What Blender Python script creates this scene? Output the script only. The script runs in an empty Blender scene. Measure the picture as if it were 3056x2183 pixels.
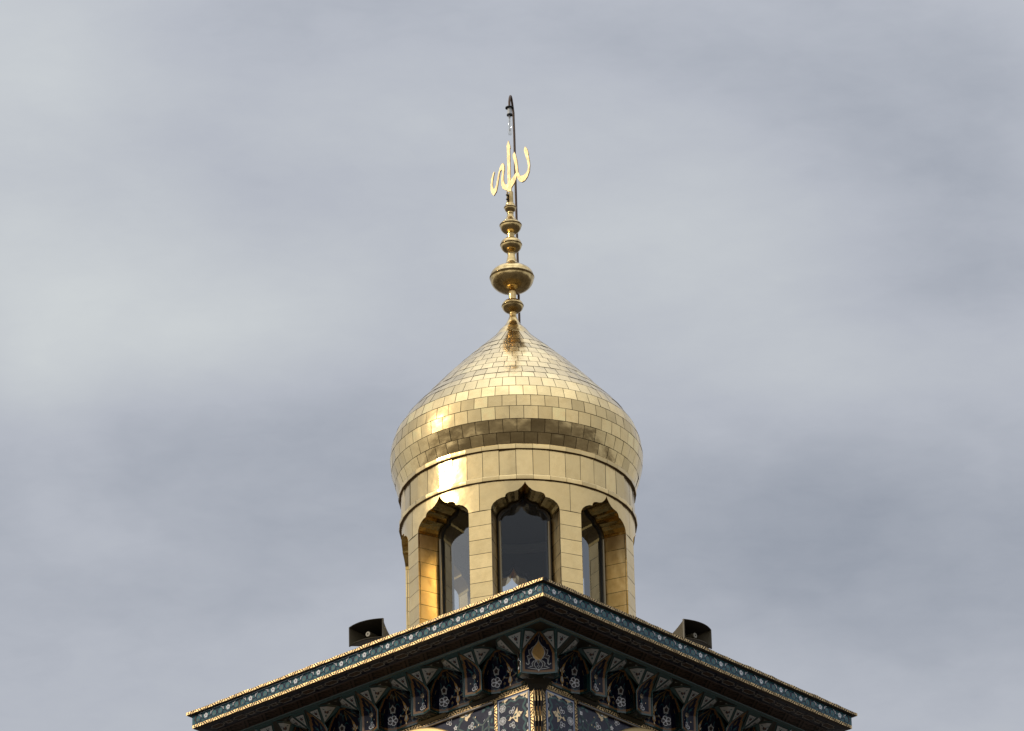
import bpy, bmesh, math, random
from mathutils import Vector, Matrix
random.seed(7)
PI = math.pi
scene = bpy.context.scene
COL = scene.collection

# ------------------------------------------------------------------ camera
EYE = 1.65                      # eye height above the pavement
cam_d = bpy.data.cameras.new('camera'); cam = bpy.data.objects.new('camera', cam_d); COL.objects.link(cam)
cam_d.sensor_width = 36.0; cam_d.lens = 200.0; cam_d.clip_start = 0.5; cam_d.clip_end = 20000
D = Vector((-0.000377, 0.8985418, 0.4388877)); U = Vector((0.0251428, -0.4387405, 0.898262)); R = D.cross(U)
M = Matrix((R, U, -D)).transposed().to_4x4(); M.translation = Vector((0, -82.9592, EYE)); cam.matrix_world = M
scene.camera = cam

# ------------------------------------------------------------------ light
SUN_AZ, SUN_EL = math.radians(75), math.radians(29)     # azimuth measured from the side facing the camera towards the left
SDIR = Vector((-math.sin(SUN_AZ)*math.cos(SUN_EL), -math.cos(SUN_AZ)*math.cos(SUN_EL), math.sin(SUN_EL)))
sl = bpy.data.lights.new('sun', 'SUN'); so = bpy.data.objects.new('sun', sl); COL.objects.link(so)
sl.energy = 1.5; sl.angle = math.radians(2.0); sl.color = (1.0, 0.86, 0.66)
so.rotation_euler = SDIR.to_track_quat('Z', 'Y').to_euler()

scene.view_settings.view_transform = 'Standard'; scene.view_settings.look = 'None'
scene.view_settings.exposure = 0.0; scene.view_settings.gamma = 1.0
scene.render.engine = 'CYCLES'
scene.cycles.max_bounces = 8; scene.cycles.glossy_bounces = 5; scene.cycles.transparent_max_bounces = 12

world = bpy.data.worlds.new('World'); scene.world = world; world.use_nodes = True
nt = world.node_tree; nt.nodes.clear()
def N(t, **kw):
    n = nt.nodes.new(t)
    for k, v in kw.items(): setattr(n, k, v)
    return n
def L(a, b): nt.links.new(a, b)
def math_node(op, a, b=None, c=None, clamp=False):
    n = N('ShaderNodeMath', operation=op, use_clamp=clamp)
    for i, v in enumerate((a, b, c)):
        if v is None: continue
        if isinstance(v, (int, float)): n.inputs[i].default_value = v
        else: L(v, n.inputs[i])
    return n.outputs[0]
def vdot(v, w):
    n = N('ShaderNodeVectorMath', operation='DOT_PRODUCT'); L(v, n.inputs[0]); n.inputs[1].default_value = w
    return n.outputs['Value']
tc = N('ShaderNodeTexCoord'); dirv = tc.outputs['Generated']
sky = N('ShaderNodeTexSky', sky_type='NISHITA'); sky.sun_disc = False
sky.sun_elevation = SUN_EL; sky.sun_rotation = math.atan2(SDIR.x, SDIR.y)
# two axes of the sky, rising from the horizon behind the tower; clouds are laid out by direction
E1 = Vector((1, 0, 0)); E2 = Vector((0.0, -0.4389, 0.8985)); E3 = Vector((0, 0.8985, 0.4389))
sx, sy = vdot(dirv, E1), vdot(dirv, E2)
comb = N('ShaderNodeCombineXYZ'); L(sx, comb.inputs[0]); L(sy, comb.inputs[1]); L(vdot(dirv, E3), comb.inputs[2])
def noise(scale, sxyz, detail, rough, dist=0.0, loc=(0, 0, 0), rot=0.0):
    mp = N('ShaderNodeMapping'); mp.inputs['Scale'].default_value = sxyz; mp.inputs['Location'].default_value = loc
    mp.inputs['Rotation'].default_value = (0, 0, rot); L(comb.outputs[0], mp.inputs[0])
    n = N('ShaderNodeTexNoise'); n.inputs['Scale'].default_value = scale; n.inputs['Detail'].default_value = detail
    n.inputs['Roughness'].default_value = rough; n.inputs['Distortion'].default_value = dist
    L(mp.outputs[0], n.inputs['Vector']); return n.outputs['Fac']
n1 = noise(15, (1, 1.7, 1), 4, 0.5, 0.4, (3.1, 1.7, 0), 0.18)
n2 = noise(48, (1, 2.0, 1), 5, 0.55, 0.3, (7.7, 2.3, 0), 0.12)
cl = math_node('ADD', math_node('MULTIPLY', math_node('SUBTRACT', n1, 0.5), 0.42), math_node('MULTIPLY', math_node('SUBTRACT', n2, 0.5), 0.16))
n5 = noise(150, (1, 2.4, 1), 6, 0.6, 0.5, (2.7, 8.3, 0), 0.15)
cl = math_node('ADD', cl, math_node('MULTIPLY', math_node('SUBTRACT', n5, 0.5), 0.075))
# the larger bright and dark banks of cloud: (azimuth, height, half-widths, strength) in radians
BANKS = [(-.088, .054, .022, .014, .30), (-.082, .022, .026, .012, .26), (-.054, .006, .028, .009, .27), (-.085, .002, .02, .01, .16), (-.036, .018, .02, .008, .12),
         (.034, .019, .030, .011, .21), (.050, .000, .024, .008, .22), (.09, .062, .016, .01, .10), (-.02, .045, .04, .01, .05), (.05, .036, .03, .008, .04),
         (.072, .040, .024, .014, -.16), (.075, .014, .02, .010, -.10), (-.04, -.012, .026, .011, -.13), (-.085, -.014, .022, .014, -.09), (.066, -.030, .045, .020, -.22),
         (-.01, -.03, .04, .012, -.06), (-.055, -.034, .02, .008, -.08), (.02, .058, .045, .012, -.10), (-.04, .058, .016, .01, -.05), (-.075, -.055, .03, .012, .03), (.085, -.06, .02, .01, .05)]
for (bx, by, wx, wy, s) in BANKS:
    ax = math_node('MULTIPLY', math_node('SUBTRACT', sx, bx), 1/wx); ay = math_node('MULTIPLY', math_node('SUBTRACT', sy, by), 1/wy)
    rr = math_node('ADD', math_node('MULTIPLY', ax, ax), math_node('MULTIPLY', ay, ay))
    cl = math_node('MULTIPLY_ADD', math_node('EXPONENT', math_node('MULTIPLY', rr, -0.7)), s, cl)
ramp = N('ShaderNodeValToRGB'); L(math_node('ADD', cl, 0.5), ramp.inputs[0])
e = ramp.color_ramp.elements; e[0].position = 0.15; e[0].color = (.275, .305, .365, 1); e[1].position = 0.95; e[1].color = (.66, .69, .695, 1)
e2 = ramp.color_ramp.elements.new(0.5); e2.color = (.482, .506, .562, 1)
# brighter, warmer veil of cloud round the hidden sun and over the open side behind the viewer
sd = math_node('MAXIMUM', vdot(dirv, SDIR), 0.0)
g1 = math_node('MULTIPLY', math_node('POWER', sd, 14.0), 0.55); g2 = math_node('MULTIPLY', math_node('POWER', sd, 2.0), 0.20)
back = math_node('MULTIPLY', math_node('MAXIMUM', vdot(dirv, Vector((-.12, -.95, .2)).normalized()), 0.0), 0.44)
n3 = noise(3.2, (1, 1, 1), 3, 0.5, 0.5, (5.2, 9.4, 1.3))
n4 = noise(9.0, (1, 1, 1), 3, 0.5, 0.6, (1.2, 4.4, 2.3))
patch = math_node('MAXIMUM', math_node('ADD', math_node('MULTIPLY', math_node('SUBTRACT', n3, 0.5), 3.4), math_node('MULTIPLY_ADD', math_node('SUBTRACT', n4, 0.5), 2.2, 1.0)), 0.0)
back = math_node('MULTIPLY', back, patch)
up_ = math_node('MAXIMUM', vdot(dirv, Vector((0, 0, 1))), 0.0)
zen = math_node('MULTIPLY', math_node('POWER', up_, 5.0), 2.2)      # an overcast sky is brightest overhead
gain = math_node('ADD', math_node('ADD', g1, g2), back)
warm = N('ShaderNodeMix', data_type='RGBA', blend_type='ADD'); warm.inputs[0].default_value = 1.0
glow = N('ShaderNodeVectorMath', operation='SCALE'); glow.inputs[0].default_value = (.60, .56, .48); L(gain, glow.inputs['Scale'])
L(ramp.outputs[0], warm.inputs[6]); L(glow.outputs[0], warm.inputs[7])
zc_ = N('ShaderNodeVectorMath', operation='SCALE'); zc_.inputs[0].default_value = (.56, .62, .72); L(zen, zc_.inputs['Scale'])
warm2 = N('ShaderNodeMix', data_type='RGBA', blend_type='ADD'); warm2.inputs[0].default_value = 1.0; L(warm.outputs[2], warm2.inputs[6]); L(zc_.outputs[0], warm2.inputs[7])
bgc = N('ShaderNodeBackground'); L(warm2.outputs[2], bgc.inputs[0]); bgc.inputs[1].default_value = 1.0
bgs = N('ShaderNodeBackground'); L(sky.outputs[0], bgs.inputs[0]); bgs.inputs[1].default_value = 0.06
mixw = N('ShaderNodeMixShader'); mixw.inputs[0].default_value = 0.90; L(bgs.outputs[0], mixw.inputs[1]); L(bgc.outputs[0], mixw.inputs[2])
outw = N('ShaderNodeOutputWorld'); L(mixw.outputs[0], outw.inputs[0])

# ------------------------------------------------------------------ helpers
def tag(o, label=None, cat=None, group=None, kind=None):
    if label: o['label'] = label
    if cat: o['category'] = cat
    if group: o['group'] = group
    if kind: o['kind'] = kind
    return o
def empty(name, loc=(0, 0, 0)):
    o = bpy.data.objects.new(name, None); COL.objects.link(o); o.location = loc; return o
class MB:
    """collects faces with a material each and links them as ONE mesh object"""
    def __init__(s): s.v = []; s.f = []; s.m = []; s.t = []; s.sm = []
    def face(s, pts, m, tone=0.5, smooth=False):
        b = len(s.v); s.v += [tuple(p) for p in pts]; s.f.append(tuple(range(b, b+len(pts)))); s.m.append(m); s.t.append(tone); s.sm.append(smooth)
    def grid(s, rows, m, tone=0.5, smooth=False, matfn=None, closed=False):
        b = len(s.v); n = len(rows[0])
        for r in rows: s.v += [tuple(p) for p in r]
        for i in range(len(rows)-1):
            for j in range(n if closed else n-1):
                j2 = (j+1) % n
                q = (b+i*n+j, b+i*n+j2, b+(i+1)*n+j2, b+(i+1)*n+j)
                s.f.append(q); s.m.append(matfn(i, j) if matfn else m); s.t.append(tone); s.sm.append(smooth)
    def box(s, c, sz, m, fn=None, tone=0.5):
        x, y, z = c; a, b, d = (k/2 for k in sz)
        P = [(x+i*a, y+j*b, z+k*d) for i in (-1, 1) for j in (-1, 1) for k in (-1, 1)]
        if fn: P = [fn(*p) for p in P]
        for q in ((0, 1, 3, 2), (4, 6, 7, 5), (0, 4, 5, 1), (2, 3, 7, 6), (0, 2, 6, 4), (1, 5, 7, 3)): s.face([P[i] for i in q], m, tone)
    def tube(s, path, r, m, seg=10, smooth=True, caps=True):
        path = [Vector(p) for p in path]; rows = []; up = Vector((0.3, 0.2, 1)).normalized()
        prev = None
        for i, p in enumerate(path):
            t = (path[min(i+1, len(path)-1)]-path[max(i-1, 0)]).normalized()
            if prev is None:
                a = t.cross(up)
                if a.length < 1e-3: a = t.cross(Vector((1, 0, 0)))
                a.normalize()
            else: a = (prev - t*prev.dot(t)).normalized()
            prev = a; bb = t.cross(a); rad = r[i] if isinstance(r, (list, tuple)) else r
            rows.append([p+a*rad*math.cos(2*PI*k/seg)+bb*rad*math.sin(2*PI*k/seg) for k in range(seg)])
        s.grid(rows, m, smooth=smooth, closed=True)
        if caps: s.face(rows[0], m); s.face(rows[-1][::-1], m)
    def lathe(s, prof, m, seg=64, c=(0, 0), smooth=True, tone=0.5):
        rows = [[(c[0]+r*math.cos(2*PI*k/seg), c[1]+r*math.sin(2*PI*k/seg), z) for k in range(seg)] for z, r in prof]
        s.grid(rows, m, tone, smooth, closed=True)
    def build(s, name, parent=None, weld=False, loc=None):
        me = bpy.data.meshes.new(name); me.from_pydata(s.v, [], s.f)
        used = sorted(set(s.m)); idx = {k: i for i, k in enumerate(used)}
        for k in used: me.materials.append(MAT[k])
        me.polygons.foreach_set('material_index', [idx[k] for k in s.m]); me.polygons.foreach_set('use_smooth', s.sm)
        a = me.attributes.new('tone', 'FLOAT', 'FACE'); a.data.foreach_set('value', s.t)
        me.update()
        o = bpy.data.objects.new(name, me); COL.objects.link(o)
        if weld:
            bm = bmesh.new(); bm.from_mesh(me); bmesh.ops.remove_doubles(bm, verts=bm.verts, dist=1e-4)
            bmesh.ops.recalc_face_normals(bm, faces=bm.faces); bm.to_mesh(me); bm.free()
        if parent is not None:
            o.parent = parent; o.matrix_parent_inverse = Matrix.Translation(-Vector(parent.location))
        return o

# ------------------------------------------------------------------ materials
MAT = {}
def mat(name, col, rough=0.5, metal=0.0, tone_amt=0.0, bump=None, spots=None, spec=0.5, coat=0.0, tone_rough=0.0):
    m = bpy.data.materials.new(name); m.use_nodes = True; t = m.node_tree; p = t.nodes['Principled BSDF']
    p.inputs['Roughness'].default_value = rough; p.inputs['Metallic'].default_value = metal
    p.inputs['Specular IOR Level'].default_value = spec; p.inputs['Coat Weight'].default_value = coat; p.inputs['Coat Roughness'].default_value = 0.08
    p.inputs['Base Color'].default_value = (*col, 1)
    tcn = t.nodes.new('ShaderNodeTexCoord'); src = None
    if tone_amt or tone_rough:
        at = t.nodes.new('ShaderNodeAttribute'); at.attribute_name = 'tone'
    if tone_amt or spots:
        rgb = t.nodes.new('ShaderNodeRGB'); rgb.outputs[0].default_value = (*col, 1); src = rgb.outputs[0]
    if tone_amt:
        mr = t.nodes.new('ShaderNodeMapRange'); mr.inputs['To Min'].default_value = 1-tone_amt; mr.inputs['To Max'].default_value = 1+tone_amt*0.5
        t.links.new(at.outputs['Fac'], mr.inputs['Value'])
        sc = t.nodes.new('ShaderNodeVectorMath'); sc.operation = 'SCALE'; t.links.new(src, sc.inputs[0]); t.links.new(mr.outputs[0], sc.inputs['Scale']); src = sc.outputs[0]
    if tone_rough:
        mr = t.nodes.new('ShaderNodeMapRange'); mr.inputs['To Min'].default_value = rough-tone_rough; mr.inputs['To Max'].default_value = rough+tone_rough
        t.links.new(at.outputs['Fac'], mr.inputs['Value']); t.links.new(mr.outputs[0], p.inputs['Roughness'])
    if spots:
        scale, lo, hi, dcol, amt = spots
        nz = t.nodes.new('ShaderNodeTexNoise'); nz.inputs['Scale'].default_value = scale; nz.inputs['Detail'].default_value = 6; t.links.new(tcn.outputs['Object'], nz.inputs['Vector'])
        mr = t.nodes.new('ShaderNodeMapRange'); mr.inputs['From Min'].default_value = lo; mr.inputs['From Max'].default_value = hi; mr.inputs['To Max'].default_value = amt; t.links.new(nz.outputs['Fac'], mr.inputs['Value'])
        mx = t.nodes.new('ShaderNodeMix'); mx.data_type = 'RGBA'; t.links.new(mr.outputs[0], mx.inputs[0]); t.links.new(src, mx.inputs[6]); mx.inputs[7].default_value = (*dcol, 1); src = mx.outputs[2]
    if src is not None: t.links.new(src, p.inputs['Base Color'])
    if bump:
        last = None
        for scale, dist in bump:
            nz = t.nodes.new('ShaderNodeTexNoise'); nz.inputs['Scale'].default_value = scale; nz.inputs['Detail'].default_value = 2; nz.inputs['Roughness'].default_value = 0.4
            t.links.new(tcn.outputs['Object'], nz.inputs['Vector'])
            b = t.nodes.new('ShaderNodeBump'); b.inputs['Strength'].default_value = 1.0; b.inputs['Distance'].default_value = dist
            t.links.new(nz.outputs['Fac'], b.inputs['Height'])
            if last: t.links.new(last, b.inputs['Normal'])
            last = b.outputs[0]
        t.links.new(last, p.inputs['Normal'])
    MAT[name] = m
GOLD = (.925, .69, .33)
mat('gold_sheet', GOLD, .19, 1, .30, [(4.2, .009), (60, .0003)], (9, .45, .8, (.62, .42, .17), .35), tone_rough=.035)
mat('gold_panel', GOLD, .23, 1, .26, [(4.5, .012), (50, .0005)], (7, .45, .8, (.62, .42, .17), .35), tone_rough=.07)
mat('gold_turned', (.82, .60, .27), .20, 1, .0, [(7, .010), (45, .0008)], (11, .42, .68, (.30, .20, .075), .75))
mat('gold_letter', (.93, .72, .38), .30, 1, .0, [(14, .004)], (10, .45, .8, (.6, .4, .18), .4))
mat('gold_edge', (.45, .28, .10), .4, 1)
mat('gold_reveal', (.82, .56, .19), .2, 1, .12, [(6, .012), (40, .0006)], (6, .42, .75, (.45, .27, .08), .55))
mat('gold_jamb', GOLD, .34, 1, .08, [(6, .008), (40, .0006)], (6, .42, .75, (.55, .34, .11), .45))
mat('seam', (.12, .075, .028), .55, .6)
mat('lip', (.16, .10, .04), .55, .6)  # dark bronze, the shade under the ring mouldings put into its colour
mat('pipe_rust', (.13, .085, .055), .6, .35, 0, [(90, .002)], (30, .4, .7, (.05, .035, .028), .8))
mat('black_rubber', (.012, .012, .012), .5)
mat('porcelain', (.50, .51, .50), .35)
mat('window_metal', (.05, .042, .03), .4, .6)
mat('window_post', (.22, .19, .13), .35, .8)
mat('beam', (.26, .25, .23), .7)
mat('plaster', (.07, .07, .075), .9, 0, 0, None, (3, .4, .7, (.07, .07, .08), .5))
mat('roof', (.11, .10, .09), .9, 0, 0, None, (2, .4, .7, (.07, .066, .06), .6))
mat('teal', (.040, .135, .155), .12, 0, .35, [(25, .0004)], (40, .45, .75, (.025, .095, .12), .5), spec=.35)
mat('teal_light', (.058, .175, .19), .12, 0, 0, None, (50, .45, .75, (.045, .14, .16), .5), spec=.35)
mat('line', (.012, .016, .045), .14, spec=.35)
mat('white_tile', (.78, .78, .79), .15)
mat('pale_tile', (.42, .42, .395), .25, 0, 0, None, (60, .45, .7, (.40, .40, .37), .6), coat=.3)
mat('pale_blue', (.50, .56, .68), .14)
mat('leaf_brown', (.11, .05, .02), .3)
mat('gold_mosaic', (.80, .575, .28), .42, .6, .25, [(60, .003)], (70, .45, .7, (.55, .33, .12), .5))
mat('black_tile', (.016, .012, .009), .5, spec=.2)
mat('under', (.050, .028, .011), .5, 0, 0, None, (30, .4, .7, (.05, .03, .02), .7))
mat('soffit_blue', (.010, .012, .026), .35, 0, 0, None, (14, .45, .7, (.017, .02, .036), .6))
mat('soffit_line', (.42, .41, .38), .4)
mat('soffit_brown', (.055, .026, .010), .45, 0, 0, None, (25, .4, .7, (.05, .024, .012), .7))
mat('rib', (.016, .058, .054), .22, 0, 0, None, (30, .45, .7, (.028, .085, .085), .6), coat=.4)
mat('rib_dark', (.010, .020, .016), .3, coat=.3)
mat('rib_brown', (.035, .028, .017), .35, 0, 0, None, (30, .45, .7, (.02, .03, .02), .6))
mat('orange', (.21, .098, .022), .35, 0, 0, None, (80, .42, .7, (.10, .045, .012), .6), coat=.2)
mat('navy', (.0055, .0062, .022), .12, 0, .3, [(12, .002)], (18, .45, .75, (.011, .012, .036), .6), spec=.2)
mat('navy_wall', (.016, .017, .040), .14, 0, 0, [(30, .0008)], (12, .42, .7, (.036, .036, .062), .7), spec=.3)
mat('swirl', (.018, .085, .10), .25, coat=.3)
mat('swirl_wall', (.026, .105, .10), .16, 0, 0, None, (40, .4, .7, (.018, .07, .07), .7))
mat('ochre', (.12, .075, .022), .35)
mat('gold_leaf', (.48, .28, .085), .35, .4, 0, [(60, .003)], (50, .42, .7, (.35, .2, .07), .7))
mat('cream', (.80, .62, .36), .25, .1)
mat('maroon', (.022, .008, .008), .3)
mat('frame_blue', (.035, .045, .11), .15)
mat('mortar', (.045, .043, .045), .9)
mat('bar', (.30, .28, .26), .22, .5, 0, None, (6, .4, .7, (.16, .14, .12), .6))
mat('brass_brushed', (.66, .49, .24), .55, .8, 0, [(40, .001)])
mat('horn_paint', (.095, .078, .046), .5, 0, 0, [(20, .002)], (8, .45, .75, (.10, .075, .04), .6))
mat('horn_dark', (.030, .025, .017), .6)  # horn paint with the shade of its hollows put into the colour
mat('horn_tip', (.30, .27, .20), .5)
mat('steel', (.25, .25, .25), .4, .8)
mat('paving', (.052, .041, .030), .9, 0, 0, None, (.06, .4, .7, (.042, .036, .030), .7))
mat('filament', (.18, .17, .16), .4, .6)
def glass(name, tint, refl, edge):
    m = bpy.data.materials.new(name); m.use_nodes = True; t = m.node_tree; t.nodes.clear()
    tr = t.nodes.new('ShaderNodeBsdfTransparent'); tr.inputs[0].default_value = (*tint, 1)
    gl = t.nodes.new('ShaderNodeBsdfGlossy'); gl.inputs['Roughness'].default_value = 0.03; gl.inputs['Color'].default_value = (*refl, 1)
    lw = t.nodes.new('ShaderNodeLayerWeight'); lw.inputs['Blend'].default_value = 0.5
    pw = t.nodes.new('ShaderNodeMath'); pw.operation = 'POWER'; t.links.new(lw.outputs['Facing'], pw.inputs[0]); pw.inputs[1].default_value = 2.2
    fr = t.nodes.new('ShaderNodeMath'); fr.operation = 'MULTIPLY_ADD'; t.links.new(pw.outputs[0], fr.inputs[0]); fr.inputs[1].default_value = 1.5; fr.inputs[2].default_value = edge
    mx = t.nodes.new('ShaderNodeMixShader'); o = t.nodes.new('ShaderNodeOutputMaterial')
    t.links.new(fr.outputs[0], mx.inputs[0]); t.links.new(tr.outputs[0], mx.inputs[1]); t.links.new(gl.outputs[0], mx.inputs[2]); t.links.new(mx.outputs[0], o.inputs[0]); MAT[name] = m
glass('pane_glass', (.86, .89, .91), (.9, .95, 1), .045)
glass('lamp_glass', (.90, .90, .88), (1, 1, 1), .06)

# ------------------------------------------------------------------ layout
TOP = 34.4194 + EYE                    # height of the cornice top above the ground
HC, HF, HW = 3.75, 3.68, 2.54          # half widths: coping, frieze, wall
PSI = 0.0662865
DG = Vector((math.sin(PSI), -math.cos(PSI), 0))
NL = Vector((-.65872, -.75239, 0)); NR = Vector((.75239, -.65872, 0))
FACES = [(NL, NR), (NR, NL), (-NL, -NR), (-NR, -NL)]        # (outward normal, direction along the face towards its measured corner)
def fmap(k):
    n, m = FACES[k]
    return lambda u, v, z: n*v + m*u + Vector((0, 0, TOP+z))

# ------------------------------------------------------------------ ground
g = MB(); g.face([(-6000, -6000, 0), (6000, -6000, 0), (6000, 6000, 0), (-6000, 6000, 0)], 'paving')
tag(g.build('ground'), kind='structure')

# ------------------------------------------------------------------ decorative drawing: all in flat coordinates (x, y) sent through a map
def poly(mb, fn, pts, m, off): mb.face([fn(x, y, off) for x, y in pts], m, random.random())
def stroke(mb, fn, pts, w, m, off, closed=False):
    n = len(pts); Lp, Rp = [], []
    for i in range(n):
        if closed: a, b = pts[i-1], pts[(i+1) % n]
        else: a, b = pts[max(i-1, 0)], pts[min(i+1, n-1)]
        dx, dy = b[0]-a[0], b[1]-a[1]; l = math.hypot(dx, dy) or 1; ww = w(i/(n-1)) if callable(w) else w
        nx, ny = -dy/l*ww/2, dx/l*ww/2
        Lp.append((pts[i][0]+nx, pts[i][1]+ny)); Rp.append((pts[i][0]-nx, pts[i][1]-ny))
    for i in range(n if closed else n-1):
        j = (i+1) % n; poly(mb, fn, [Lp[i], Lp[j], Rp[j], Rp[i]], m, off)
def arc(cx, cy, rx, ry, a0, a1, n=10):
    return [(cx+rx*math.cos(math.radians(a0+(a1-a0)*i/n)), cy+ry*math.sin(math.radians(a0+(a1-a0)*i/n))) for i in range(n+1)]
def star(cx, cy, r1, r2, n, rot=90):
    return [(cx+(r1 if i % 2 == 0 else r2)*math.cos(math.radians(rot+180*i/n)), cy+(r1 if i % 2 == 0 else r2)*math.sin(math.radians(rot+180*i/n))) for i in range(2*n)]
def ring_flower(mb, fn, cx, cy, r, n, m, off, w=.009, rot=90, core='maroon', start=0):
    for i in range(start, n):
        a = math.radians(rot+360*i/n); px, py = cx+.58*r*math.cos(a), cy+.58*r*math.sin(a)
        ptl = [(px+.44*r*math.cos(a+t)*1.0, py+.44*r*math.sin(a+t)*(1.0)) for t in (0, .9, 1.9, PI, -1.9, -.9)]
        poly(mb, fn, ptl, core, off); stroke(mb, fn, ptl, w, m, off+.002, True)
    ctr = arc(cx, cy, .16*r, .16*r, 0, 330, 6); poly(mb, fn, ctr, m, off+.003)
def leafshape(cx, cy, l, w, rot):
    a = math.radians(rot); c, s = math.cos(a), math.sin(a)
    return [(cx+x*c-y*s, cy+x*s+y*c) for x, y in ((-l/2, 0), (-l/6, w/2), (l/5, w/2.6), (l/2, 0), (l/5, -w/2.6), (-l/6, -w/2))]
def swirl(mb, fn, cx, cy, r, a0, a1, m, off, w=.012):
    n = 9; pts = [(cx+r*(1-.45*i/n)*math.cos(math.radians(a0+(a1-a0)*i/n)), cy+r*(1-.45*i/n)*math.sin(math.radians(a0+(a1-a0)*i/n))) for i in range(n+1)]
    stroke(mb, fn, pts, lambda t: w*(.35+1.3*t*(1-t)*2), m, off)
def mosaic(mb, fn, x0, x1, y0, y1, off=0.0, per=.157, base='gold_mosaic', dark='black_tile'):
    """gold band with black lozenges and pairs of slanted bars; x along the band"""
    nseg = max(1, int((x1-x0)/.10)); hgt = y1-y0; yc = (y0+y1)/2
    for i in range(nseg):
        a, b = x0+(x1-x0)*i/nseg, x0+(x1-x0)*(i+1)/nseg; poly(mb, fn, [(a, y0), (b, y0), (b, y1), (a, y1)], base, off)
    k, x = 0, x0+per*.35
    while x < x1-.01:
        r = hgt*.30
        poly(mb, fn, [(x-r, yc), (x, yc-r*1.15), (x+r, yc), (x, yc+r*1.15)], dark, off+.003)
        sgn = 1 if k % 2 == 0 else -1
        for j in (1, 2):
            xc = x+per*j/3; sl = hgt*.42*sgn
            if xc+abs(sl)+.01 > x1: break
            poly(mb, fn, [(xc-sl-.0125, y0+hgt*.05), (xc-sl+.0125, y0+hgt*.05), (xc+sl+.0125, y1-hgt*.05), (xc+sl-.0125, y1-hgt*.05)], dark, off+.003)
        # small triangles that fill the band edge between lozenge and bars
        poly(mb, fn, [(x-per*.12, y0), (x+per*.12, y0), (x, y0+hgt*.12)], dark, off+.003); poly(mb, fn, [(x-per*.12, y1), (x+per*.12, y1), (x, y1-hgt*.12)], dark, off+.003)
        x += per; k += 1

# ================================================================== TOWER
tower = empty('tiled_tower'); tag(tower, 'square tower clad in blue and gold mosaic tiles with a wide overhanging cornice', 'tower')

# shaft: four tiled walls with cut corners, down to the ground
sh = MB(); cut = .10
ring = []
for k, sgn in ((0, 1), (1, -1), (3, 1), (2, -1)): pass
A, B = NL, NR
corners = [(1, 1), (-1, 1), (-1, -1), (1, -1)]
loop = []
for a, b in corners:
    p1 = A*a*HW + B*b*(HW-cut); p2 = A*a*(HW-cut) + B*b*HW
    loop += [p1, p2] if a*b > 0 else [p2, p1]
rows = [[Vector((p.x, p.y, z)) for p in loop] for z in (0, 8, 16, 24, TOP-1.0)]
sh.grid(rows, 'navy_wall', closed=True); sh.face(rows[-1], 'navy_wall')
sh.build('wall', tower)

# roof slab and coping
rf = MB()
sq = lambda h, z: [A*a*h + B*b*h + Vector((0, 0, TOP+z)) for a, b in corners]
rf.grid([sq(3.60, -.20), sq(3.60, -.004)], 'roof', closed=True); rf.face(sq(3.60, -.004), 'roof'); rf.face(sq(3.60, -.20), 'roof')
rf.build('roof_slab', tower)

cp = MB(); fr = MB(); sf = MB()
cp.grid([sq(3.60, -.001), sq(HC-.012, 0), sq(HC-.004, -.004)], 'under', closed=True)
cp.grid([sq(HC-.004, -.044), sq(HF+.004, -.052)], 'under', closed=True)
for k in range(4):
    F = fmap(k)
    jag = lambda x, k=k: .0035*math.sin(x*4.3+k)+.0030*math.sin(x*11.7+2*k)+.002*math.sin(x*23+1)
    fn = lambda x, y, o, F=F: F(x, HC-.004+o+jag(x)*.5, y+(jag(x) if y > -.03 else 0))
    mosaic(cp, fn, -HC+.004, HC-.004, -.044, 0.0, .0, .158)
Fc = fmap(1)                                                        # broken corner: the facing has come off and bare mortar shows
pts = [(HC-.012, .004), (HC-.06, .007), (HC-.10, .002), (HC-.135, -.004), (HC-.12, -.026), (HC-.09, -.048), (HC-.04, -.050), (HC-.008, -.046)]
poly(cp, lambda x, y, o: Fc(x, HC+.003+o, y), pts, 'mortar', 0); poly(cp, lambda x, y, o: Fc(x, HC+.005+o, y), [(x*.5+.5*(HC-.085), y*.5-.010) for x, y in pts], 'black_tile', 0)
cp.build('coping', tower)
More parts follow.
